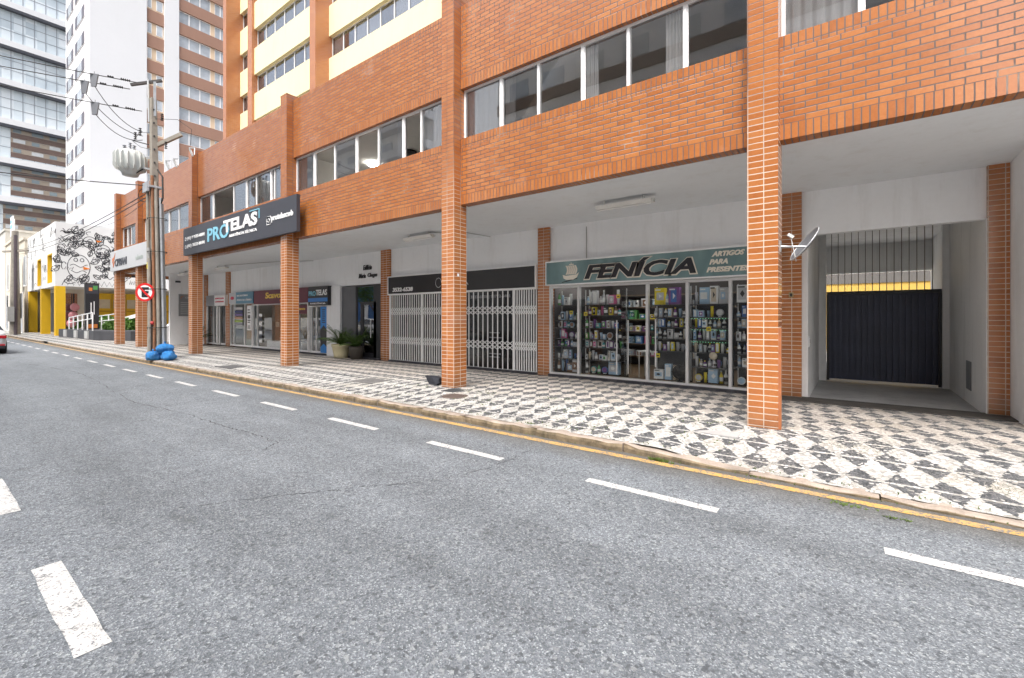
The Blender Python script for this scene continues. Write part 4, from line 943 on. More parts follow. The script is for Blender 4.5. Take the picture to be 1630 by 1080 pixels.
# galvanised extension and crossarm
lx, ly = PXc+lean[0], PYc+lean[1]
m = MB(); m.bar((lx-.10, ly-.10, 9.1), (lx-.12, ly-.12, 10.72), .05); m.bar((lx+.12, ly+.02, 9.3), (lx+.12, ly+.02, 10.6), .07); m.build('extension', M_steel, pole)
m = MB(); m.bar((lx-.15-.35, ly-.55, 10.45), (lx+.0+.1, ly+.25, 10.75), .09); m.build('crossarm', mk('arm_dark', (.05, .045, .045), .7), pole)
m = MB(); m.bar((lx, ly, 8.15), (lx+.55, ly+.75, 8.75), .13); m.build('brace_arm', M_polec, pole)
def insulator(mb_, c, ax, n_=4, r_=.05, L=.28):
    ax = Vector(ax).normalized(); Mi = ax.to_track_quat('Z', 'Y').to_matrix(); pr = []
    for k in range(n_): z = L*k/n_; pr += [(.018, z), (r_, z+.02), (r_*.8, z+.035), (.018, z+.045)]
    mb_.lathe(c, pr, 10, 0, Mi)
wd_ = [(lx-.1, ly-.45, 10.45), (lx-.3, ly-.62, 10.2), (lx-.15, ly-.3, 9.45)]
far = [(-26.5, -6.2, 10.9), (-27.0, -6.2, 10.6), (-26.7, -6.2, 10.1)]
def sag(p, q, s_, n_=24): p = Vector(p); q = Vector(q); return [p.lerp(q, k/n_)-Vector((0, 0, s_*4*(k/n_)*(1-k/n_))) for k in range(n_+1)]
for k, (p, q) in enumerate(zip(wd_, far)):
    m = MB(); v = (Vector(q)-Vector(p)).normalized()
    insulator(m, Vector(p)+v*.2, v, 5, .05, .3); m.build('insulator', M_cable, pole); m = MB(); insulator(m, Vector(p)+v*.68, v, 3, .04, .2); m.build('insulator', M_cable, pole)
    m = MB(); m.tube(sag(p, q, .15), .016, 5); single(m, 'power_line', [M_cable], 'thin %s power line crossing the street from the concrete pole' % ('upper middle lower'.split()[k]), 'wire', 'wires from the concrete pole')
    c = Vector(p)+v*(1.22+.06*k)-Vector((0, 0, .25)); m = MB(); q4 = [(-.10, -.24), (.07, -.24), (.15, .20), (-.15, .24)]
    rt = Vector((.8, .6, 0)); fw = Vector((-.6, .8, 0)); vs = [c+rt*a_+Vector((0, 0, b_2))+fw*s_ for s_ in (-.02, .02) for a_, b_2 in q4]
    m.add(vs, [(0, 1, 2, 3), (7, 6, 5, 4), (0, 4, 5, 1), (1, 5, 6, 2), (2, 6, 7, 3), (3, 7, 4, 0)])
    m.tube([c+Vector((0, 0, .2)), c+Vector((0, 0, .3))], .01, 5)
    single(m, 'line_marker', [mk('marker_grey', (.16, .17, .19), .6)], 'grey tapered plate hanging on the %s power line' % ('upper middle lower'.split()[k]), 'line marker', 'grey plates on the power lines')
    m = MB(); m.tube(sag(c-Vector((0, 0, .2)), (lx-.25, ly-.25, 8.7-.15*k), .3, 12), .013, 5); single(m, 'jumper_wire', [M_cable], 'thin curved wire from the %s grey plate to the pole' % ('upper middle lower'.split()[k]), 'wire')
m = MB()
for c in ((lx-.55, ly-.4, 8.45), (lx-.38, ly-.3, 8.6), (lx+.28, ly+.2, 9.15), (lx+.35, ly+.3, 8.1)): insulator(m, c, (0.05, 0, 1), 4, .055, .3)
m.bar((lx-.6, ly-.45, 8.4), (lx, ly, 8.2), .03); m.build('post_insulators', M_cable, pole)
m = MB()
for c in ((lx+.75, ly+.95, 8.2), (lx+.35, ly+.55, 7.75), (lx+.2, ly+.35, 7.65)): m.bar(c, (c[0]+.18, c[1]+.05, c[2]-.3), .05); m.bar((c[0]-.05, c[1], c[2]+.05), (c[0]+.2, c[1]+.1, c[2]+.02), .035); m.bar((c[0]+.2, c[1]+.1, c[2]+.02), (c[0]+.24, c[1]+.08, c[2]-.25), .03)
m.build('fuse_cutout', M_steel, pole)
m = MB(); m.tube([(lx+.1, ly, 9.2), (lx+.6, ly+.6, 9.25), (lx+.95, ly+.95, 8.9), (lx+.85, ly+.95, 8.3)], .009, 5); m.tube([(lx+.15, ly+.1, 7.3), (lx+.35, ly+.2, 7.0), (lx+.38, ly+.2, 6.2), (lx+.3, ly+.1, 5.8)], .03, 6); m.tube([(lx+.1, ly+.1, 7.4), (lx-.3, ly-.2, 7.35), (lx-.5, ly-.45, 7.1)], .02, 6)
m.tube([(lx-.6, ly-.2, 6.5)]+[(lx-.35+.25*math.cos(k*.6), ly-.2+.1*math.cos(k*.6), 6.35+.25*math.sin(k*.6)) for k in range(12)], .014, 5)
m.build('loose_cable', M_cable, pole)
m = MB(); m.box(lx-.35, lx+.35, ly-.22, ly+.2, 6.55, 6.62); m.box(lx-.25, lx+.3, ly-.26, ly-.2, 6.4, 6.75); m.build('bracket', M_steel, pole)
m = MB(); m.box(PXc-.06, PXc+.04, PYc-.29, PYc-.285, 3.5, 3.75); m.build('yellow_tag', cm('yellow'), pole)
m = MB(); m.lathe((PXc+.24, PYc-.2, 1.42), [(0, 0), (.055, 0), (.055, .12), (0, .12)], 10); m.build('red_cap', cm('red'), pole)
# transformer
tc = Vector((PXc-.80, PYc-.60, 7.06))
TS = .86
tr = thing('transformer', 'round ribbed grey transformer with rust streaks hanging on the pole', 'transformer', tuple(tc))
m = MB(); m.lathe(tc, [(0, 0), (.24, 0), (.27, .10), (.32, .16), (.40, .26), (.41, .85), (.36, .92), (.1, .97), (0, .97)], 28, 0); m.build('tank', M_tank, tr)
m = MB()
for k in range(16):
    a_ = k*6.283/16; c, s_ = math.cos(a_), math.sin(a_)
    m.add([(tc.x+r_*c-s_*w_, tc.y+r_*s_+c*w_, tc.z+z) for w_ in (-.016, .016) for r_, z in ((.36, .18), (.46, .22), (.52, .34), (.52, .74), (.47, .84), (.36, .88))], [(0, 1, 2, 3, 4, 5), (11, 10, 9, 8, 7, 6)]+[(i, i+6, (i+1) % 6+6, (i+1) % 6) for i in range(6)])
m.build('cooling_fins', M_tank, tr)
m = MB()
for dx, dy in ((-.2, -.1), (0, .1), (.2, -.05)): m = MB(); insulator(m, tc+Vector((dx, dy, .95)), (dx, dy, 1), 4, .06, .26); m.build('bushing', mk('bushing_grey', (.22, .24, .27), .4), tr)
m = MB(); m.bar(tc+Vector((.4, .3, .75)), (lx-.05, ly, 7.75), .06); m.bar(tc+Vector((.4, .3, .3)), (lx-.05, ly, 7.3), .06); m.build('hanger', M_steel, tr)
m = MB(); m.tube([tc+Vector((.0, .1, 1.35)), tc+Vector((.3, .2, 1.65)), tc+Vector((.75, .5, 1.6))], .009, 5); m.tube([tc+Vector((.2, 0, 1.3)), tc+Vector((.45, .2, 1.05)), tc+Vector((.8, .5, .95))], .009, 5); single(m, 'jumper_wire', [M_cable], 'pair of thin wires joining the transformer bushings to the pole', 'wire')
# no-parking sign
sc_ = Vector((PXc+.02, PYc-.36, tz(240, 465, PYc-.3)))
ns = thing('parking_sign', 'round red and white no parking sign strapped to the concrete pole', 'sign', (sc_.x, sc_.y, sc_.z-.35))
nv = Vector((.62, -.78, 0)).normalized(); Ms = nv.to_track_quat('Z', 'Y').to_matrix(); rtv = Vector((.78, .62, 0)).normalized()
m = MB(); m.lathe(sc_, [(0, 0), (.34, 0), (.34, .006), (0, .006)], 40, 0, Ms, False); m.build('plate', mk('sign_white', (.85, .85, .85), .4, var=.03), ns)
m = MB(); m.lathe(sc_, [(.265, .0065), (.265, .012), (.345, .012), (.345, -.002)], 40, 0, Ms, False)
m.bar(sc_+nv*.019+(-rtv*.2+Vector((0, 0, .2))), sc_+nv*.019+(rtv*.2-Vector((0, 0, .2))), .055, 0, .055)
m.build('red_ring', mk('sign_red', (.62, .02, .02), .4, var=.03), ns)
m = MB(); m.text('E', sc_+nv*.008-rtv*.12-Vector((0, 0, .19)), rtv, (0, 0, 1), .27, .38, .006, .06); m.build('letter', M_blk, ns)
# second pole, far left
x2, y2 = gnd(24, 536, .05); x2, y2 = -60.0, ty(24, -60.0)
p2 = thing('utility_pole', 'distant brown utility pole with a small meter box in front of the cream houses', 'utility pole', (x2, y2, .1))
m = MB(); m.tube([(x2, y2, 0), (x2-.05, y2, 9.4)], [.36, .22], 10); m.build('shaft', M_polec, p2)
m = MB(); m.box(x2+.05, x2+.6, y2-.5, y2-.1, 1.3, 2.6); m.box(x2+.1, x2+.55, y2-.52, y2-.501, 3.2, 3.6); m.build('meter_box', M_pvc, p2)
m = MB(); m.tube([(x2+.35, y2, 0), (x2+.3, y2, 9)], .12, 8); m.build('conduit', mk('dark_pipe', (.09, .07, .08), .6), p2)
m = MB(); m.bar((x2-1.4, y2-.6, 7.6), (x2+1.4, y2+.6, 7.6), .15); m.build('crossarm', M_polec, p2)
for k, (za, zb, lb) in enumerate(((6.55, 7.7, 'upper'), (6.4, 7.3, 'lower'))):
    m = MB(); m.tube(sag((lx, ly, za), (x2, y2, zb), .5), .016, 5); single(m, 'telephone_line', [M_cable], lb+' telephone line running along the street to the far pole', 'wire', 'telephone lines')
m = MB(); m.tube(sag((lx-.1, ly, 6.7), (-26.2, -6.2, 7.2), .35), .018, 5); single(m, 'telephone_line', [M_cable], 'thick telephone line crossing the street just below the transformer', 'wire', 'telephone lines')
m = MB(); m.tube(sag((lx, ly, 6.3), (-52.9, 9.8, 9.6), .4), .012, 5); single(m, 'telephone_line', [M_cable], 'thin line slanting from the pole to the drawn-on white building', 'wire', 'telephone lines')
# pole on the opposite side that carries the crossing lines
p3 = thing('utility_pole', 'concrete utility pole on the opposite pavement carrying the crossing lines', 'utility pole', (-26.7, -6.3, .12))
MB().tube([(-26.7, -6.3, .1), (-26.7, -6.3, 11.2)], [.2, .12], 10).build('shaft', M_polec, p3)

# ---- rubbish bags
def bag(c, r_, seed, label, mt, name='rubbish_bag'):
    r_ = tuple(v*.88 for v in r_)
    m = MB(); m.blob((c[0], c[1], c[2]+r_[2]*.9), r_[0], r_[1], r_[2], .07, 0, 44, 30, seed)
    m.v = [(x, y, max(z, c[2]-.0)) for x, y, z in m.v]
    m.lathe((c[0], c[1], c[2]+r_[2]*1.75), [(.03, 0), (.02, .05), (.05, .1), (.0, .1)], 8)
    return single(m, name, [mt], label, 'rubbish bag', 'bags of rubbish by the pole' if 'blue' in label else None)
def bagmat(name, col):
    g = G(name); n_ = g.noise(9, detail=6, rough=.7); g.bump(n_, 1., .16); return g.fin(g.ramp(n_, [(.3, tuple(.75*x for x in col)), (.6, col), (.75, tuple(min(1, 1.5*x+.10) for x in col))]), .22)  # ridges coloured pale as highlights, creases coloured darker, following the bump
M_bag = bagmat('blue_plastic', (.05, .30, .75))
bx, by = PXc+.75, PYc+.02; bz = swz(bx, by)
bag((bx-.18, by-.28, bz), (.30, .28, .20), 1, 'blue rubbish bag in front at the lower left of the pile', M_bag)
bag((bx+.42, by+.02, bz), (.26, .26, .20), 2, 'blue rubbish bag at the lower right of the pile', M_bag)
bag((bx-.05, by+.12, bz), (.28, .27, .21), 5, 'blue rubbish bag at the back resting against the pole', M_bag)
bag((bx+.08, by-.0, bz+.27), (.33, .30, .20), 3, 'big blue rubbish bag on top of the pile', M_bag)
# black umbrella-like bag leaning at the second column
gx_, gy_ = gnd(694, 611, .14)
m = MB(); c = Vector((tx(694, 7.3)-.02, 7.35, .14)); pts = []
base = [Vector((-.30, 0, .20)), Vector((-.22, -.02, .09)), Vector((-.10, -.05, .0)), Vector((.06, -.04, .0)), Vector((.14, 0, .05)), Vector((.14, .02, .17)), Vector((-.08, .03, .20))]
n_ = len(base); vs = [c+p+Vector((0, -.08, 0)) for p in base]+[c+p*.9+Vector((0, .10, .01)) for p in base]
m.add(vs, [tuple(range(n_)), tuple(range(2*n_-1, n_-1, -1))]+[(i, i+n_, (i+1) % n_+n_, (i+1) % n_) for i in range(n_)])
for k in range(5): m.bar(c+Vector((-.28+.03*k, -.095, .19)), c+Vector((-.10+.05*k, -.115, .02)), .012)
single(m, 'black_bag', [mk('black_nylon', (.03, .032, .04), .35, var=.3, vs=30)], 'crumpled black bag lying against the foot of the second brick column', 'bag')
# ---- covers in the pavement
def cover(px, py, rx, ry, lb, rnd=True, col=(.13, .10, .085)):
    x, y = gnd(px, py, .12); z = swz(x, y)+.004; m = MB()
    if rnd: m.lathe((x, y, z-.02), [(rx, 0), (rx, .022), (rx*.9, .024), (rx*.88, .020), (0, .020)], 28)
    else: m.box(x-rx, x+rx, y-ry, y+ry, z-.02, z+.002)
    for k in range(-3, 4): m.box(x-rx*.7, x+rx*.7, y+k*ry*.22-.008, y+k*ry*.22+.008, z+.0025, z+.006)
    single(m, 'utility_cover', [mk('cast_iron%d' % int(col[0]*100), col, .7, var=.3, vs=12, bump=.5)], lb, 'cover')
cover(724, 632, .26, .26, 'round rusty manhole cover in front of the second brick column')
cover(722, 623.5, .18, .2, 'dark square grate beside the round manhole cover', False, (.05, .055, .06))
cover(589, 608, .4, .3, 'grey square cover between the second and third columns', False, (.16, .155, .15))
cover(372, 584, .5, .35, 'dark square cover left of the third column', False, (.10, .10, .10))
m = MB(); x, y = gnd(1136, 691, .1); m.box(x-.32, x+.32, y-.12, y+.14, .05, swz(x, y)+.006); single(m, 'concrete_patch', [mk('patch_grey', (.42, .41, .40), .85, var=.15)], 'pale concrete slab patch in the mosaic pavement left of the nearest column', 'slab')
# ---- weeds
mweed = mk('weed', (.10, .15, .03), .7, var=.4, vs=12); m = MB(); rw = random.Random(9)
spots = [(gnd(1047, 724, .08), 60, .14, .045), (gnd(735, 612, .14), 12, .12, .03), (gnd(840, 676, .1), 12, .1, .03), (gnd(1350, 800, .03), 26, .2, .02), (gnd(1430, 822, .03), 14, .12, .02)]
for (x, y), n_, sp, hh in spots:
    for k in range(n_):
        a_, b_ = x+rw.gauss(0, sp*.5), y+rw.gauss(0, sp*.12)
        z = swz(a_, max(b_, 5.4)) if b_ > 5.4 else 0
        for q in range(5):
            an = rw.uniform(0, 6.28); d = Vector((math.cos(an), math.sin(an), 0))*rw.uniform(.01, .03); h_ = rw.uniform(.4, 1)*hh
            m.add([(a_, b_, z), (a_+d.x*.5-.004, b_+d.y*.5, z+h_*.7), (a_+d.x, b_+d.y, z+h_), (a_+d.x*.5+.004, b_+d.y*.5, z+h_*.6)], [(0, 1, 2, 3)])
for k in range(420):
    a_ = rw.uniform(-14, 3.5); b_ = 5.39+rw.uniform(-.012, .01) if rw.random() < .5 else 5.57+rw.uniform(-.02, .03); z = 0 if b_ < 5.45 else swz(a_, b_)
    if rw.random() > .35+.65*math.sin(a_*2.1)**2: continue
    for q in range(4):
        an = rw.uniform(0, 6.28); d = Vector((math.cos(an), math.sin(an), 0))*rw.uniform(.005, .015); h_ = rw.uniform(.008, .03)
        m.add([(a_, b_, z), (a_+d.x*.5-.003, b_+d.y*.5, z+h_*.7), (a_+d.x, b_+d.y, z+h_), (a_+d.x*.5+.003, b_+d.y*.5, z+h_*.6)], [(0, 1, 2, 3)])
for k in range(900):   # grass in the pavement joints of the uneven strip
    a_ = rw.uniform(-9, -1.2); b_ = rw.uniform(5.6, 7.6)
    if math.sin(a_*3.1+b_*2)+math.sin(b_*7-a_*1.3) < .55: continue
    z = swz(a_, b_)
    for q in range(4):
        an = rw.uniform(0, 6.28); d = Vector((math.cos(an), math.sin(an), 0))*rw.uniform(.01, .025); h_ = rw.uniform(.006, .02)
        m.add([(a_, b_, z), (a_+d.x*.5-.005, b_+d.y*.5, z+h_*.7), (a_+d.x, b_+d.y, z+h_), (a_+d.x*.5+.005, b_+d.y*.5, z+h_*.6)], [(0, 1, 2, 3)])
o = m.build('weeds', mweed); tag(o, 'small green weeds and grass growing in the kerb and pavement joints', 'weeds', kind='stuff')

# ================================================================ MURAL BUILDING with yellow pillars
MX = -53.3; MY = 7.5
mur = thing('mural_building', 'white building with black doodle drawings raised on yellow pillars', 'building', (MX-6, MY+5, .1))
M_mur = mk('mural_white', (.80, .80, .79), .7, var=.03, vs=.6); M_yp = mk('pillar_yellow', (.78, .47, .01), .6, var=.05, vs=2, stain=(.6, .36, .02), dirt=.3)
Xm0 = tx(44, MY)
slots = []
for a_, b_, za, zb in ((60, 65.5, 412, 455), (76, 83, 403, 450)): slots.append((tx(a_, MY), tx(b_, MY), tz(b_, zb, MY), tz(b_, za, MY)))
m = MB()
xs_ = [Xm0]+[v for s_ in slots for v in s_[:2]]+[MX]
zb_, zt_ = 4.3, 9.7
m.box(xs_[0], xs_[1], MY, MY+.4, zb_, zt_); m.box(xs_[2], xs_[3], MY, MY+.4, zb_, zt_); m.box(xs_[4], xs_[5], MY, MY+.4, zb_, zt_)
for (a_, b_, za, zc) in slots: m.box(a_, b_, MY, MY+.4, zb_, za); m.box(a_, b_, MY, MY+.4, zc, zt_)
m.box(MX-.4, MX, MY+.4, 20, zb_, zt_); m.box(Xm0, MX-.4, MY+.4, 20, zb_, zb_+.3); m.box(Xm0, MX-.4, MY+.4, 20, zt_-.6, zt_-.3)
m.build('upper_wall', M_mur, mur)
for (a_, b_, za, zc) in slots:
    m = MB(); m.box(a_+.01, a_+.12, MY-.03, MY+.38, za+.01, zc-.01); m.box(a_+.12, b_-.01, MY-.03, MY+.38, zc-.12, zc-.01); m.box(a_+.12, b_-.01, MY+.39, MY+.42, za, zc, 1); m.build('slot_window', [M_yp, M_lg], mur)
for a_, b_ in ((46, 60.5), (65.5, 81), (88, 104)):
    x0 = tx(a_, MY); x1 = tx(b_, MY); wv = .7
    m = MB(); x1 = min(x1, x0+.9)
    x0 = tx(a_, MY); m.box(x0-.6, x0, MY+.01, MY+.62, .0, zb_); m.build('pillar', M_yp, mur)
XR = -58.5
m = MB(); m.box(Xm0, XR, MY+.95, 20, 0, 4.3); m.box(Xm0+.2, XR-.3, MY+.9, MY+.945, .3, 4.0, 1); m.build('lower_wall', [mk('lower_cream', (.66, .60, .50), .8, var=.06), M_blk], mur)
m = MB(); m.box(XR+.004, XR+.05, ty(104, XR), ty(123, XR), .3, 3.9); m.box(XR+.05, XR+.1, ty(104, XR)+.5, ty(104, XR)+.6, .3, 3.9, 1); m.box(XR+.05, XR+.1, ty(113, XR), ty(114, XR), .3, 3.9, 1); m.build('dark_shopfront', [M_dglass, M_blk], mur)
m = MB(); m.box(XR+.0, XR+.4, ty(151, XR), 17.5, .3, 4.0); m.box(XR+.4, XR+1.0, 17.5, 18.2, .3, 4.1)
m.build('yellow_wall', M_yp, mur)
m = MB()
for k in range(5):
    yq = ty(156, XR)+k*1.05; m.box(XR+.41, XR+.46, yq, yq+.8, 2.55, 3.4, 0); m.box(XR+.41, XR+.5, yq-.15, yq-.05, .8, 3.9, 1)
m.box(XR+.41, XR+.55, ty(151, XR), 17.4, 2.2, 2.32, 1); m.build('yellow_wall_panels', [mk('panel_pale', (.6, .5, .35), .6), mk('yellow_dark', (.55, .30, .01), .6)], mur)
# doodle lines: our own leaves, waves, eggs and curls
L_ = MB()
def pt(face, u, v):   # face 'R': on X=MX plane, u = Y ; face 'F': on Y=MY plane, u = X
    return (MX+.012, u, v) if face == 'R' else (u, MY-.012, v)
def poly(face, pts, r_=.022): L_.tube([pt(face, u, v) for u, v in pts], r_, 4)
rd = random.Random(21)
def leaf(face, u, v, s_, an):
    c, s2 = math.cos(an), math.sin(an); f = lambda a_, b_: (u+a_*c-b_*s2, v+a_*s2+b_*c)
    up = [f(s_*t/8, .28*s_*math.sin(math.pi*t/8)) for t in range(9)]; dn = [f(s_*t/8, -.28*s_*math.sin(math.pi*t/8)) for t in range(9)]
    poly(face, up); poly(face, dn); poly(face, [f(0, 0), f(s_, 0)], .025)
    for t in range(2, 8, 3): poly(face, [f(s_*t/8, 0), f(s_*(t+1)/8, .24*s_*math.sin(math.pi*(t+1)/8))], .02); poly(face, [f(s_*t/8, 0), f(s_*(t+1)/8, -.24*s_*math.sin(math.pi*(t+1)/8))], .02)
def loop(face, u, v, a_, b_, k0=0, k1=24, r_=.024): poly(face, [(u+a_*math.cos(k*6.283/24), v+b_*math.sin(k*6.283/24)) for k in range(k0, k1+1)], r_)
def zig(face, u, v, w_, h_, n_):
    poly(face, [(u+w_*k/n_, v+(h_ if k % 2 else 0)*rd.uniform(.6, 1)) for k in range(n_+1)])
def wave(face, u, v, w_, h_, n_, ph=0): poly(face, [(u+w_*k/n_, v+h_*math.sin(k*.8+ph)) for k in range(n_+1)])
YA = MY+.1; YE = 13.5
# abstract composition on the big face
loop('R', YA+1.35, 6.0, .72, 1.05); wave('R', YA+.8, 6.1, 1.1, .12, 10); wave('R', YA+.85, 5.6, 1.0, .1, 10, 2); loop('R', YA+1.15, 6.6, .12, .14); loop('R', YA+1.55, 6.6, .12, .14)
loop('R', YA+2.9, 7.5, .55, .6); loop('R', YA+2.9, 7.5, .4, .3); loop('R', YA+2.7, 8.6, .3, .35); loop('R', YA+2.05, 8.2, .45, .5); loop('R', YA+3.3, 6.3, .4, .3)
for k in range(150):
    u = rd.uniform(YA, YE-.5); v = rd.uniform(4.6, 9.3)
    t = rd.random()
    if ((u-YA-1.35)/.75)**2+((v-6.0)/1.1)**2 < 1: continue
    if t < .4: leaf('R', u, v, rd.uniform(.5, .9), rd.uniform(0, 6.28))
    elif t < .6: zig('R', u, min(v, 9.0), rd.uniform(.5, 1), rd.uniform(.2, .45), 7)
    elif t < .8: loop('R', u, v, rd.uniform(.12, .35), rd.uniform(.15, .35), rd.randint(0, 6), rd.randint(16, 24))
    else: wave('R', u, v, rd.uniform(.5, 1.1), .12, 14, k)
for k in range(7): wave('R', YA+.2+.06*k, 8.9-.0*k, .8, .1, 10, k)
zig('R', YA+.3, 4.4, 3.6, .55, 20)
for k in range(34):
    u = rd.uniform(Xm0+.3, MX-.8); v = rd.uniform(4.6, 9.2)
    if any(a_-.8 < u < b_+.3 and za-.4 < v < zc+.4 for a_, b_, za, zc in slots): continue
    t = rd.random()
    if t < .4: leaf('F', u, v, rd.uniform(.8, 1.4), rd.uniform(.5, 2.6))
    elif t < .7: zig('F', u, v, 1.6, .4, 7)
    else: loop('F', u, v, rd.uniform(.4, .8), rd.uniform(.2, .4), 0, rd.randint(14, 24))
L_.v = [((MX+.002+(x-MX-.012+.03)*.2) if abs(x-MX) < .06 and y > MY+.06 else x, (MY-.012+(y-(MY-.012))*.15) if abs(y-MY+.012) < .06 and x < MX-.05 else y, z) for x, y, z in L_.v]
L_.build('mural_lines', mk('mural_black', (.02, .02, .025), .6), mur)
m = MB(); m.prism([(YA+1.62, 6.05), (YA+2.1, 5.9), (YA+1.65, 5.78)], MX+.004, MX+.03, 'X'); m.prism([(YA+2.45, 8.45), (YA+2.85, 8.4), (YA+2.55, 8.25)], MX+.004, MX+.03, 'X'); m.build('orange_marks', mk('mural_orange', (.8, .22, .02), .6), mur)
m = MB()
for k in range(6): m.box(tx(50+k*2.4, MY+3), tx(50+k*2.4, MY+3)+.14, MY+2.9, MY+3.0, 9.4, 10.9)
m.box(tx(49, MY+3), tx(65, MY+3), MY+2.88, MY+3.02, 10.9, 11.05); m.box(tx(44, MY+3), tx(50, MY+3)+.2, MY+2.9, MY+8, 9.4, 10.9); m.build('roof_railing', M_mur, mur)
# planter, ramp, handrails, totem, bushes
pl = thing('planter_wall', 'low black planter wall with grey panels in front of the drawn-on building', 'planter', (-45.5, 8.5, .1))
m = MB(); m.prism([(-50.5, 7.3), (-41, 7.6), (-38.5, 9), (-38.5, 14), (-50.5, 14)], .05, .75, 'Z'); m.build('wall', mk('planter_black', (.06, .062, .07), .6, var=.2), pl)
m = MB()
for a_ in (-48.8, -45.8, -43): m.box(a_, a_+.9, 7.28+(a_+50.5)*.0316-.03, 7.5+(a_+50.5)*.0316, .2, .72)
m.build('panel', mk('planter_panel', (.48, .48, .47), .7), pl)
hr = thing('handrail', 'white tubular handrails of the ramp beside the drawn-on building', 'handrail', (-45, 8.4, .75))
for yy, xa_, xb_ in ((7.75, -49.5, -42), (9.0, -50, -40)):
    m = MB()
    for z in (1.25, 1.65): m.tube([(xa_, yy, z), (xb_, yy, z+.35)], .035, 6)
    m.build('rail', M_walu, hr)
    for k in range(6): x = xa_+(xb_-xa_)*k/5; MB().tube([(x, yy, .75), (x, yy, 1.65+.35*k/5)], .04, 6).build('post', M_walu, hr)
m = MB(); m.prism([(-50, 1.0), (-38, 1.9), (-38, 2.15), (-50, 1.25)], 9.9, 10.0, 'Y'); m.build('ramp_edge', M_walu, hr)
tq = thing('totem_sign', 'tall black totem sign with a colourful top beside the ramp', 'sign', (tx(146, 8.6), 8.6, .75))
xq = tx(146, 8.6); wq = .8
m = MB(); m.box(xq-.18, xq+.18, 8.2, 9.0, .75, 4.3); m.build('body', M_blk, tq)
m = MB(); m.box(xq+.181, xq+.19, 8.25, 8.95, 3.5, 4.2, 0); m.box(xq+.191, xq+.195, 8.4, 8.6, 3.7, 3.95, 1); m.box(xq+.191, xq+.195, 8.65, 8.9, 3.8, 4.1, 2); m.box(xq+.181, xq+.19, 8.3, 8.9, .85, 1.15, 1); m.box(xq+.181, xq+.19, 8.5, 8.56, 1.6, 2.8, 3); m.box(xq+.181, xq+.19, 8.68, 8.73, 1.9, 2.9, 3); m.build('graphics', [M_charc, cm('orange'), cm('green'), M_walu], tq)
def bush(x, y, z, r_, seed, lb):
    rr = random.Random(seed); m = MB()
    for k in range(1500):
        th = rr.uniform(0, 6.283); ph = math.acos(rr.uniform(-.3, 1)); q = r_*(rr.uniform(.8, 1.02)+.06*math.sin(5*th)*math.sin(3*ph)); c = Vector((x+q*math.sin(ph)*math.cos(th), y+q*math.sin(ph)*math.sin(th), z+q*.85*math.cos(ph)+r_*.3))
        a_ = Vector((rr.gauss(0, 1), rr.gauss(0, 1), rr.gauss(0, 1))).normalized()*r_*.085; b_ = a_.orthogonal().normalized()*r_*.05; m.add([c-a_, c-b_, c+a_, c+b_], [(0, 1, 2, 3)])
    m.blob((x, y, z+r_*.3), r_*.82, r_*.82, r_*.7, .05, 0, 14, 10, seed)
    single(m, 'bush', [mk('bush_leaf', (.07, .16, .015), .6, var=.5, vs=5)], lb, 'bush', 'clipped bushes by the ramp')
bush(tx(166, 10.2), 10.2, .75, .95, 1, 'clipped green bush behind the white handrail and totem')
bush(tx(181, 9.3), 9.3, .75, .65, 2, 'clipped green bush just left of the farthest brick column')
bush(tx(207, 10), 10.0, .5, 1.0, 3, 'clipped green bush seen between the two farthest brick columns')
bush(tx(120, 9.6), 9.6, .75, .6, 4, 'clipped green bush next to the dark shopfront left of the totem')
m = MB(); m.prism([(9.2, 0), (12.5, 0), (12.5, 2.4), (12.0, 2.4)], -37.0, -36.6, 'X'); single(m, 'stair_parapet', [M_wall], 'sloping white stair parapet between the two farthest brick columns', 'parapet')
for k in range(3):
    m = MB(); m.blob((XR+1.2+k*.15, ty(109+k*2.2, XR), 1.1+k*.75), .33, .33, .36, .01, 0, 14, 10, k); single(m, 'balloon', [mk('balloon_pink', (.62, .25, .28), .3)], 'pink balloon in the cluster by the dark shopfront, %s from the ground' % ORD[k], 'balloon', 'pink balloons')
# building behind the gap
bh = thing('white_house', 'plain white building with a blue sign seen through the far end of the arcade', 'building', (-47, 20, 0))
m = MB(); m.box(-52, -35.5, 18, 26, 0, 11); m.build('wall', M_wall, bh)
m = MB(); m.box(-40, -37.5, 17.95, 17.99, 3.6, 5.2); m.build('sign', mk('sign_skyblue', (.05, .35, .65), .5), bh)
m = MB()
for k in range(3): m.box(-41+k*2.0, -39.6+k*2.0, 17.95, 17.99, 1, 3)
m.build('window', M_dglass, bh)

# ================================================================ CREAM HOUSES at the far left
def cream_house(x0, x1, y0_, h_, lb, mt, wins, roofl=.3):
    c = thing('townhouse', lb, 'house', ((x0+x1)/2, y0_, 0)); m = MB(); m.box(x0, x1, y0_, y0_+9, 0, h_); m.build('wall', mt, c)
    m = MB(); m.box(x0-.1, x1+.1, y0_-.12, y0_+9.1, h_+.002, h_+.25); m.build('cornice', mt, c)
    for (a_, b_, z0_, z1_) in wins:
        m = MB(); m.box(a_, b_, y0_-.03, y0_+.02, z0_, z1_); f = m.build('window', M_dglass, c)
        m = MB(); m.box(a_-.1, b_+.1, y0_-.08, y0_-.005, z0_-.12, z0_-.02); m.box(a_-.1, a_-.01, y0_-.07, y0_-.005, z0_-.02, z1_+.1); m.box(b_+.01, b_+.1, y0_-.07, y0_-.005, z0_-.02, z1_+.1); m.build('frame', M_walu, f)
M_old = mk('old_cream', (.64, .58, .48), .85, var=.07, vs=.7, stain=(.40, .34, .27), dirt=.6)
xa_, xb_, xc_, xd_ = tx(45, 7.4), tx(28, 7.2), tx(9, 7.0), tx(-6, 7)
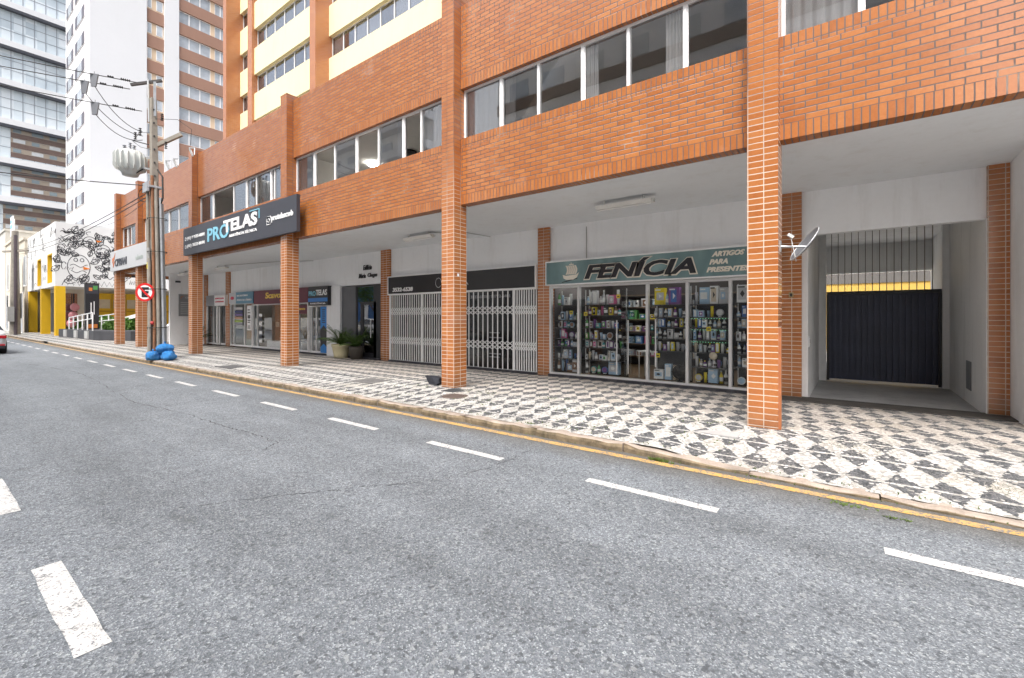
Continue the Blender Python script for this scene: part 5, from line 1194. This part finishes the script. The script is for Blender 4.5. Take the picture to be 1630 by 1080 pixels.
cream_house(xb_, Xm0-.1, 7.3, 9.6, 'plain cream house with peeling wall next to the yellow pillars', M_old, [])
cream_house(xc_, xb_-.1, 7.0, 9.9, 'cream house with tall narrow windows behind the distant pole', M_old, [(xc_+2+k*4, xc_+3.2+k*4, 4.8, 7.6) for k in range(4)]+[(xc_+1+k*5, xc_+3+k*5, .2, 4.1) for k in range(3)])
cream_house(xc_-60, xc_-.3, 7.0, 11.8, 'long cream building at the far left edge of the street', mk('old_grey', (.55, .54, .50), .85, var=.07, vs=.7, stain=(.4, .36, .3), dirt=.5), [(xc_-8-k*6, xc_-5-k*6, 5, 8) for k in range(6)])
m = MB(); xq = tx(24, 7.1); m.box(xq-1.6, xq+.2, 6.9, 7.0, 10.5, 12.6, 0); m.box(xq-1.4, xq, 6.89, 6.899, 11.3, 11.7, 1); m.box(xq-1.4, xq-.3, 6.89, 6.899, 11.9, 12.2, 1); m.bar((xq-.7, 7.1, 9.5), (xq-.7, 7.1, 12.4), .1, 0); single(m, 'roof_sign', [M_walu, M_lblue], 'small white and blue notice standing on the cream house roof', 'sign')

# ================================================================ WHITE TOWER with brown bands
tw = thing('residential_tower', 'tall white residential tower with brown and beige banded flank', 'building', (-75, 20, 0))
TX = -68.0; TY0 = 12.2; TXl = -79.9
M_tw = mk('tower_white', (.70, .71, .73), .8, var=.02, vs=.3, stain=(.68, .68, .69), dirt=.25)
M_bro = mk('tower_brown', (.32, .185, .135), .8, var=.06, vs=.4, stain=(.24, .14, .1), dirt=.4)
M_bei = mk('tower_beige', (.72, .56, .40), .8, var=.04)
M_wg = mk('far_glass', (.42, .46, .50), .12, var=.4, vs=.1, spec=1.0)
m = MB(); m.box(TXl, TX, TY0, 48, 0, 75); m.build('body', M_tw, tw)
yA, yB_, yC, yD = 17.3, 19.05, 20.55, 26.0
per = 3.04
m = MB(); m.box(TX, TX+.5, yB_, yC, 0, 75); m.box(TX, TX+.5, TY0, yA, 0, 75); m.box(TX, TX+.5, yD, yD+.6, 0, 75); m.build('fin', M_tw, tw)
for k in range(2, 21):
    z = 35.7-per*9+per*(k-3)
    m = MB(); m.box(TX, TX+.3, yA, yB_, z-1.45, z); m.box(TX, TX+.35, yC, yD, z-1.45, z); m.build('brown_band', M_bro, tw)
    m = MB(); m.box(TX, TX+.12, yA, yB_, z, z+per-1.45); m.build('beige_panel', M_bei, tw); m = MB(); m.box(TX, TX+.12, yC+3.6, yC+4.1, z, z+per-1.45); m.build('beige_panel', M_bei, tw)
    for (a_, b_, c_) in ((yA+.1, yA+.55, 1), (yB_-.75, yB_-.1, 1)):
        m = MB(); m.box(TX+.12, TX+.16, a_, b_, z+.25, z+1.5, 1); m.box(TX+.161, TX+.19, a_+.08, b_-.08, z+.35, z+1.4, 0); m.build('window', [M_wg, M_walu], tw)
    for a_, b_ in ((yC, yC+3.6), (yC+4.1, yD)):
        m = MB(); m.box(TX, TX+.1, a_, b_, z, z+.12, 1); m.box(TX, TX+.1, a_, b_, z+1.5, z+1.59, 1); n_ = max(2, round((b_-a_)/1.2))
        for q in range(n_+1):
            y = a_+(b_-a_)*q/n_; m.box(TX, TX+.1, max(a_, y-.06), min(b_, y+.06), z+.12, z+1.5, 1)
        m.box(TX+.01, TX+.05, a_+.01, b_-.01, z+.12, z+1.5, 0); m.build('window', [M_wg, M_walu], tw)
    # narrow street face windows
    for a_, b_ in ((TXl+.8, TXl+4.6), (TXl+5.6, TXl+10.2)):
        m = MB(); m.box(a_, b_, TY0-.05, TY0-.005, z+.1, z+1.6, 1); n_ = 4
        for q in range(n_): m.box(a_+(b_-a_)*q/n_+.1, a_+(b_-a_)*(q+1)/n_-.1, TY0-.09, TY0-.051, z+.2, z+1.5, 0 if (k*3+q) % 3 else 2)
        m.build('window', [M_wg, mk('tower_sill', (.6, .58, .58), .7), mk('far_dark', (.08, .07, .09), .3)], tw)
# ================================================================ GLASS TOWER
gt_ = thing('glass_tower', 'tall glass office tower with white floor bands reflecting a brown building', 'building', (-128, 25, 0))
GXf = -120.0
def gtg():
    g = G('curtain_glass'); p = g.sep(); n_ = g.noise(.22, detail=3); row = g.m('FLOOR', g.m('DIVIDE', p[2], 2.3)); cl_ = g.m('FLOOR', g.m('DIVIDE', p[1], 1.45))
    wn = g.n('ShaderNodeTexWhiteNoise', {'noise_dimensions': '2D'}, Vector=g.comb(row, cl_, 0)).outputs[0]
    c = g.ramp(g.m('ADD', g.m('MULTIPLY', n_, .6), g.m('MULTIPLY', wn, .4)), [(.2, (.48, .56, .62)), (.5, (.66, .74, .79)), (.8, (.80, .85, .89))])
    return g.fin(c, .06, 0, 1.0)
M_cg = gtg(); M_cgm = mk('mullion_grey', (.28, .30, .34), .5); M_rb = mk('refl_brown', (.15, .105, .09), .25, var=.15, vs=.5)
m = MB(); m.box(GXf-20, GXf, 4, 44, 0, 95); m.build('core', M_lg, gt_)
rows = [15.2, 22.1, 28.9, 35.8, 42.7, 49.6, 56.5, 63.4, 70.3]
for i, z in enumerate(rows):
    m = MB(); m.box(GXf, GXf+.9, 4, 44, z-.1, z+.95); m.build('floor_band', M_tw, gt_)
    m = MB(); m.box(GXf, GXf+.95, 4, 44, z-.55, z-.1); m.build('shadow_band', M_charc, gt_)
    m = MB(); m.box(GXf+.004, GXf+.1, 4, 44, z+.95, z+6.35, 0)
    y = 4.
    while y < 44: m.box(GXf+.101, GXf+.16, y-.04, y+.04, z+1.15, z+6.35, 1); y += 1.45
    for q in (2.9, 4.6): m.box(GXf+.101, GXf+.15, 4, 44, z+q, z+q+.07, 1)
    m.build('curtain_wall', [M_cg, M_cgm], gt_)
    if z < 35.5:  # reflection of a brown building painted as coloured panels over the lower glass
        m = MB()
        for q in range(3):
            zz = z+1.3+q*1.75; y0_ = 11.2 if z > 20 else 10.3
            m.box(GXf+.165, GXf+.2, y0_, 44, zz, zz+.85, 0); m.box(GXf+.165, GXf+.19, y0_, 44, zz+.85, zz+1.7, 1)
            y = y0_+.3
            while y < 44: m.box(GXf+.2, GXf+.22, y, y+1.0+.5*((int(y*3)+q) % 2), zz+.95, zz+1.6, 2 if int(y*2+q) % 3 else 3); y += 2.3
        m.build('painted_reflection', [M_rb, mk('refl_beige', (.32, .27, .22), .3), mk('refl_glass', (.22, .27, .30), .15), mk('refl_curtain', (.5, .52, .54), .4)], gt_)

# ================================================================ opposite side of the street (seen in the window reflections)
def block(label, x0, x1, y1, h_, wall, band, seed, balc=False):
    o = thing('apartment_building', label, 'building', ((x0+x1)/2, y1-6, 0)); m = MB(); m.box(x0, x1, y1-12, y1, 0, h_); m.build('wall', wall, o)
    f = 0; z = 4.5
    while z < h_-3 and f < 16:
        m = MB(); m.box(x0, x1, y1, y1+(1.1 if balc else .12), z-.9, z-.05); m.build('balcony' if balc else 'spandrel', band, o)
        m = MB(); x = x0+1.2
        while x < x1-2.6: m.box(x, x+1.9, y1+.01, y1+.06, z+.05, z+1.4); x += 3.3
        m.build('window', M_wg, o); z += 3; f += 1
block('grey apartment block directly across the street from the gift shop', -24, 4, -15, 25, mk('opp_grey', (.74, .75, .76), .8, var=.1, vs=.3), mk('opp_brown', (.20, .15, .12), .8), 1)
block('white apartment tower with projecting balconies across the street', -60, -34, -17, 34, mk('opp_white', (.82, .83, .84), .8), M_tw, 2, True)
# blue house, trees and parked cars opposite the entrance
bh = thing('blue_house', 'blue house with red tiled roof across the street', 'house', (-45, -11, 0))
m = MB(); m.box(-49, -41, -13.8, -10, 0, 6); m.build('wall', mk('house_blue', (.05, .14, .35), .7), bh)
m = MB(); m.prism([(-49.4, 6), (-40.6, 6), (-42, 8), (-48, 8)], -14, -9.7, 'Y'); m.build('roof', mk('roof_red', (.35, .10, .05), .8), bh)
for k in range(3): MB().box(-48+k*2.4, -46.8+k*2.4, -9.99, -9.93, 1.2, 3.2).build('window', M_walu, bh)
def tree(x, y, h_, r_, seed, lb):
    rr = random.Random(seed); t = thing('street_tree', lb, 'tree', (x, y, .1), 0, 'street trees across the road'); m = MB()
    m.tube([(x, y, .1), (x+.1, y, h_*.3), (x-.1, y+.1, h_*.55), (x, y, h_*.8)], [.16, .13, .09, .03], 8)
    cl = []
    for k in range(12): a_ = rr.uniform(0, 6.28); e = Vector((x+r_*.75*math.cos(a_), y+r_*.75*math.sin(a_), h_*rr.uniform(.55, .95))); m.tube([(x, y, h_*rr.uniform(.35, .6)), tuple(e)], [.05, .015], 5); cl.append(e)
    m.build('trunk', mk('bark', (.12, .09, .06), .9), t); m = MB()
    for c in cl:
        for k in range(260):
            p = c+Vector((rr.gauss(0, .42), rr.gauss(0, .42), rr.gauss(0, .35)))*r_*.6; a_ = Vector((rr.gauss(0, 1), rr.gauss(0, 1), rr.gauss(0, 1))).normalized()*.09; b_ = a_.orthogonal().normalized()*.05; m.add([p-a_, p-b_, p+a_, p+b_], [(0, 1, 2, 3)])
    m.build('crown', mk('tree_leaf', (.07, .13, .03), .6, var=.4, vs=3), t)
tree(-39, -7, 5.5, 1.8, 1, 'leafy street tree in front of the blue house across the road'); tree(-43.5, -7.2, 6.5, 2.0, 2, 'taller leafy street tree left of the blue house across the road')

# ================================================================ CARS
M_cpaint = mk('car_silver', (.62, .63, .64), .22, metal=.3, var=.02); M_tyre = mk('tyre', (.02, .02, .02), .8); M_cgl = mk('car_glass', (.03, .035, .045), .08, var=.1); M_tl = mk('tail_red', (.45, .01, .02), .15, var=.1)
def make_car(x, y, label, group=None, paint_=M_cpaint):
    c = thing('parked_car' if group else 'car', label, 'car', (x, y, 0), 0, group)     # rear bumper at x, nose towards -X, centre line y
    st = [(0.0, .45, .92, .95, .70), (.06, .32, 1.0, 1.02, .82), (.35, .26, 1.04, 1.12, .86), (.75, .24, 1.03, 1.42, .88), (1.2, .22, 1.0, 1.52, .90), (2.1, .22, .98, 1.55, .90), (2.8, .22, .97, 1.46, .90), (3.45, .22, .96, 1.0, .90), (4.0, .24, .90, .92, .88), (4.35, .28, .80, .82, .80), (4.5, .38, .66, .67, .62)]
    vs = []; n_ = 12
    for (d, zb, zbelt, zt, hw) in st:
        tw_ = hw*(.74 if zt-zbelt > .1 else .93)
        prof = [(-hw*.9, zb), (-hw, zb+.12), (-hw*1.01, (zb+zbelt)/2), (-hw*.97, zbelt), (-tw_, zt-.04), (-tw_*.8, zt), (tw_*.8, zt), (tw_, zt-.04), (hw*.97, zbelt), (hw*1.01, (zb+zbelt)/2), (hw, zb+.12), (hw*.9, zb)]
        vs += [(x-d, y+u, v) for u, v in prof]
    m = MB(); fs = []; mats = []
    for i in range(len(st)-1):
        for k in range(n_):
            gl = (k in (3, 7) and 3 <= i <= 6) or (k in (4, 5, 6) and (i in (2,) or i == 6))
            m.add([], []); m.f.append((i*n_+k, (i+1)*n_+k, (i+1)*n_+(k+1) % n_, i*n_+(k+1) % n_)); m.m.append(1 if gl else 0); m.sm.append(not gl)
    m.v = vs; m.f.append(tuple(range(n_))); m.m.append(0); m.sm.append(False); m.f.append(tuple((len(st)-1)*n_+k for k in range(n_))[::-1]); m.m.append(0); m.sm.append(False)
    b = m.build('body', [paint_, M_cgl], c); b.modifiers.new('bevel', 'BEVEL').width = .02
    for s_ in (-1, 1):
        m = MB(); m.box(x-.25, x+.015, y+s_*.46, y+s_*.845, .72, .86); m.build('tail_light', M_tl, c, bevel=.02)
        m = MB(); m.box(x-.05, x+.02, y+s_*.5, y+s_*.80, .40, .46); m.build('reflector', M_tl, c)
        for dx in (.85, 3.6):
            wc = Vector((x-dx, y+s_*.80, .33)); Mw = Matrix.Rotation(R(90), 3, 'X'); m = MB(); m.lathe(wc, [(.2, -.11), (.31, -.11), (.33, -.08), (.33, .08), (.31, .11), (.2, .11)], 24, 0, Mw); wo = m.build('wheel', M_tyre, c)
            m = MB(); m.lathe(wc, [(0, -.1), (.2, -.105), (.2, .105), (0, .1)], 20, 0, Mw); m.build('rim', M_alu, wo)
    m = MB(); m.box(x-.12, x+.03, y-.80, y+.80, .26, .40); m.build('bumper', M_blk, c, bevel=.02)
    m = MB(); m.box(x-.02, x+.035, y-.6, y+.6, .285, .31); m.build('chrome_trim', M_alu, c)
    return c
make_car(-31.0, 1.93, 'silver car driving away with red tail lights at the left edge of the road')
cr_ = make_car(-33.5, -4.1, 'silver parked car opposite the entrance nearest the camera', 'cars parked on the opposite side')
c2 = copy_tree(cr_); c2.location = (-39.5, -4.1, 0); c2['label'] = 'silver parked car opposite the entrance farther down the street'
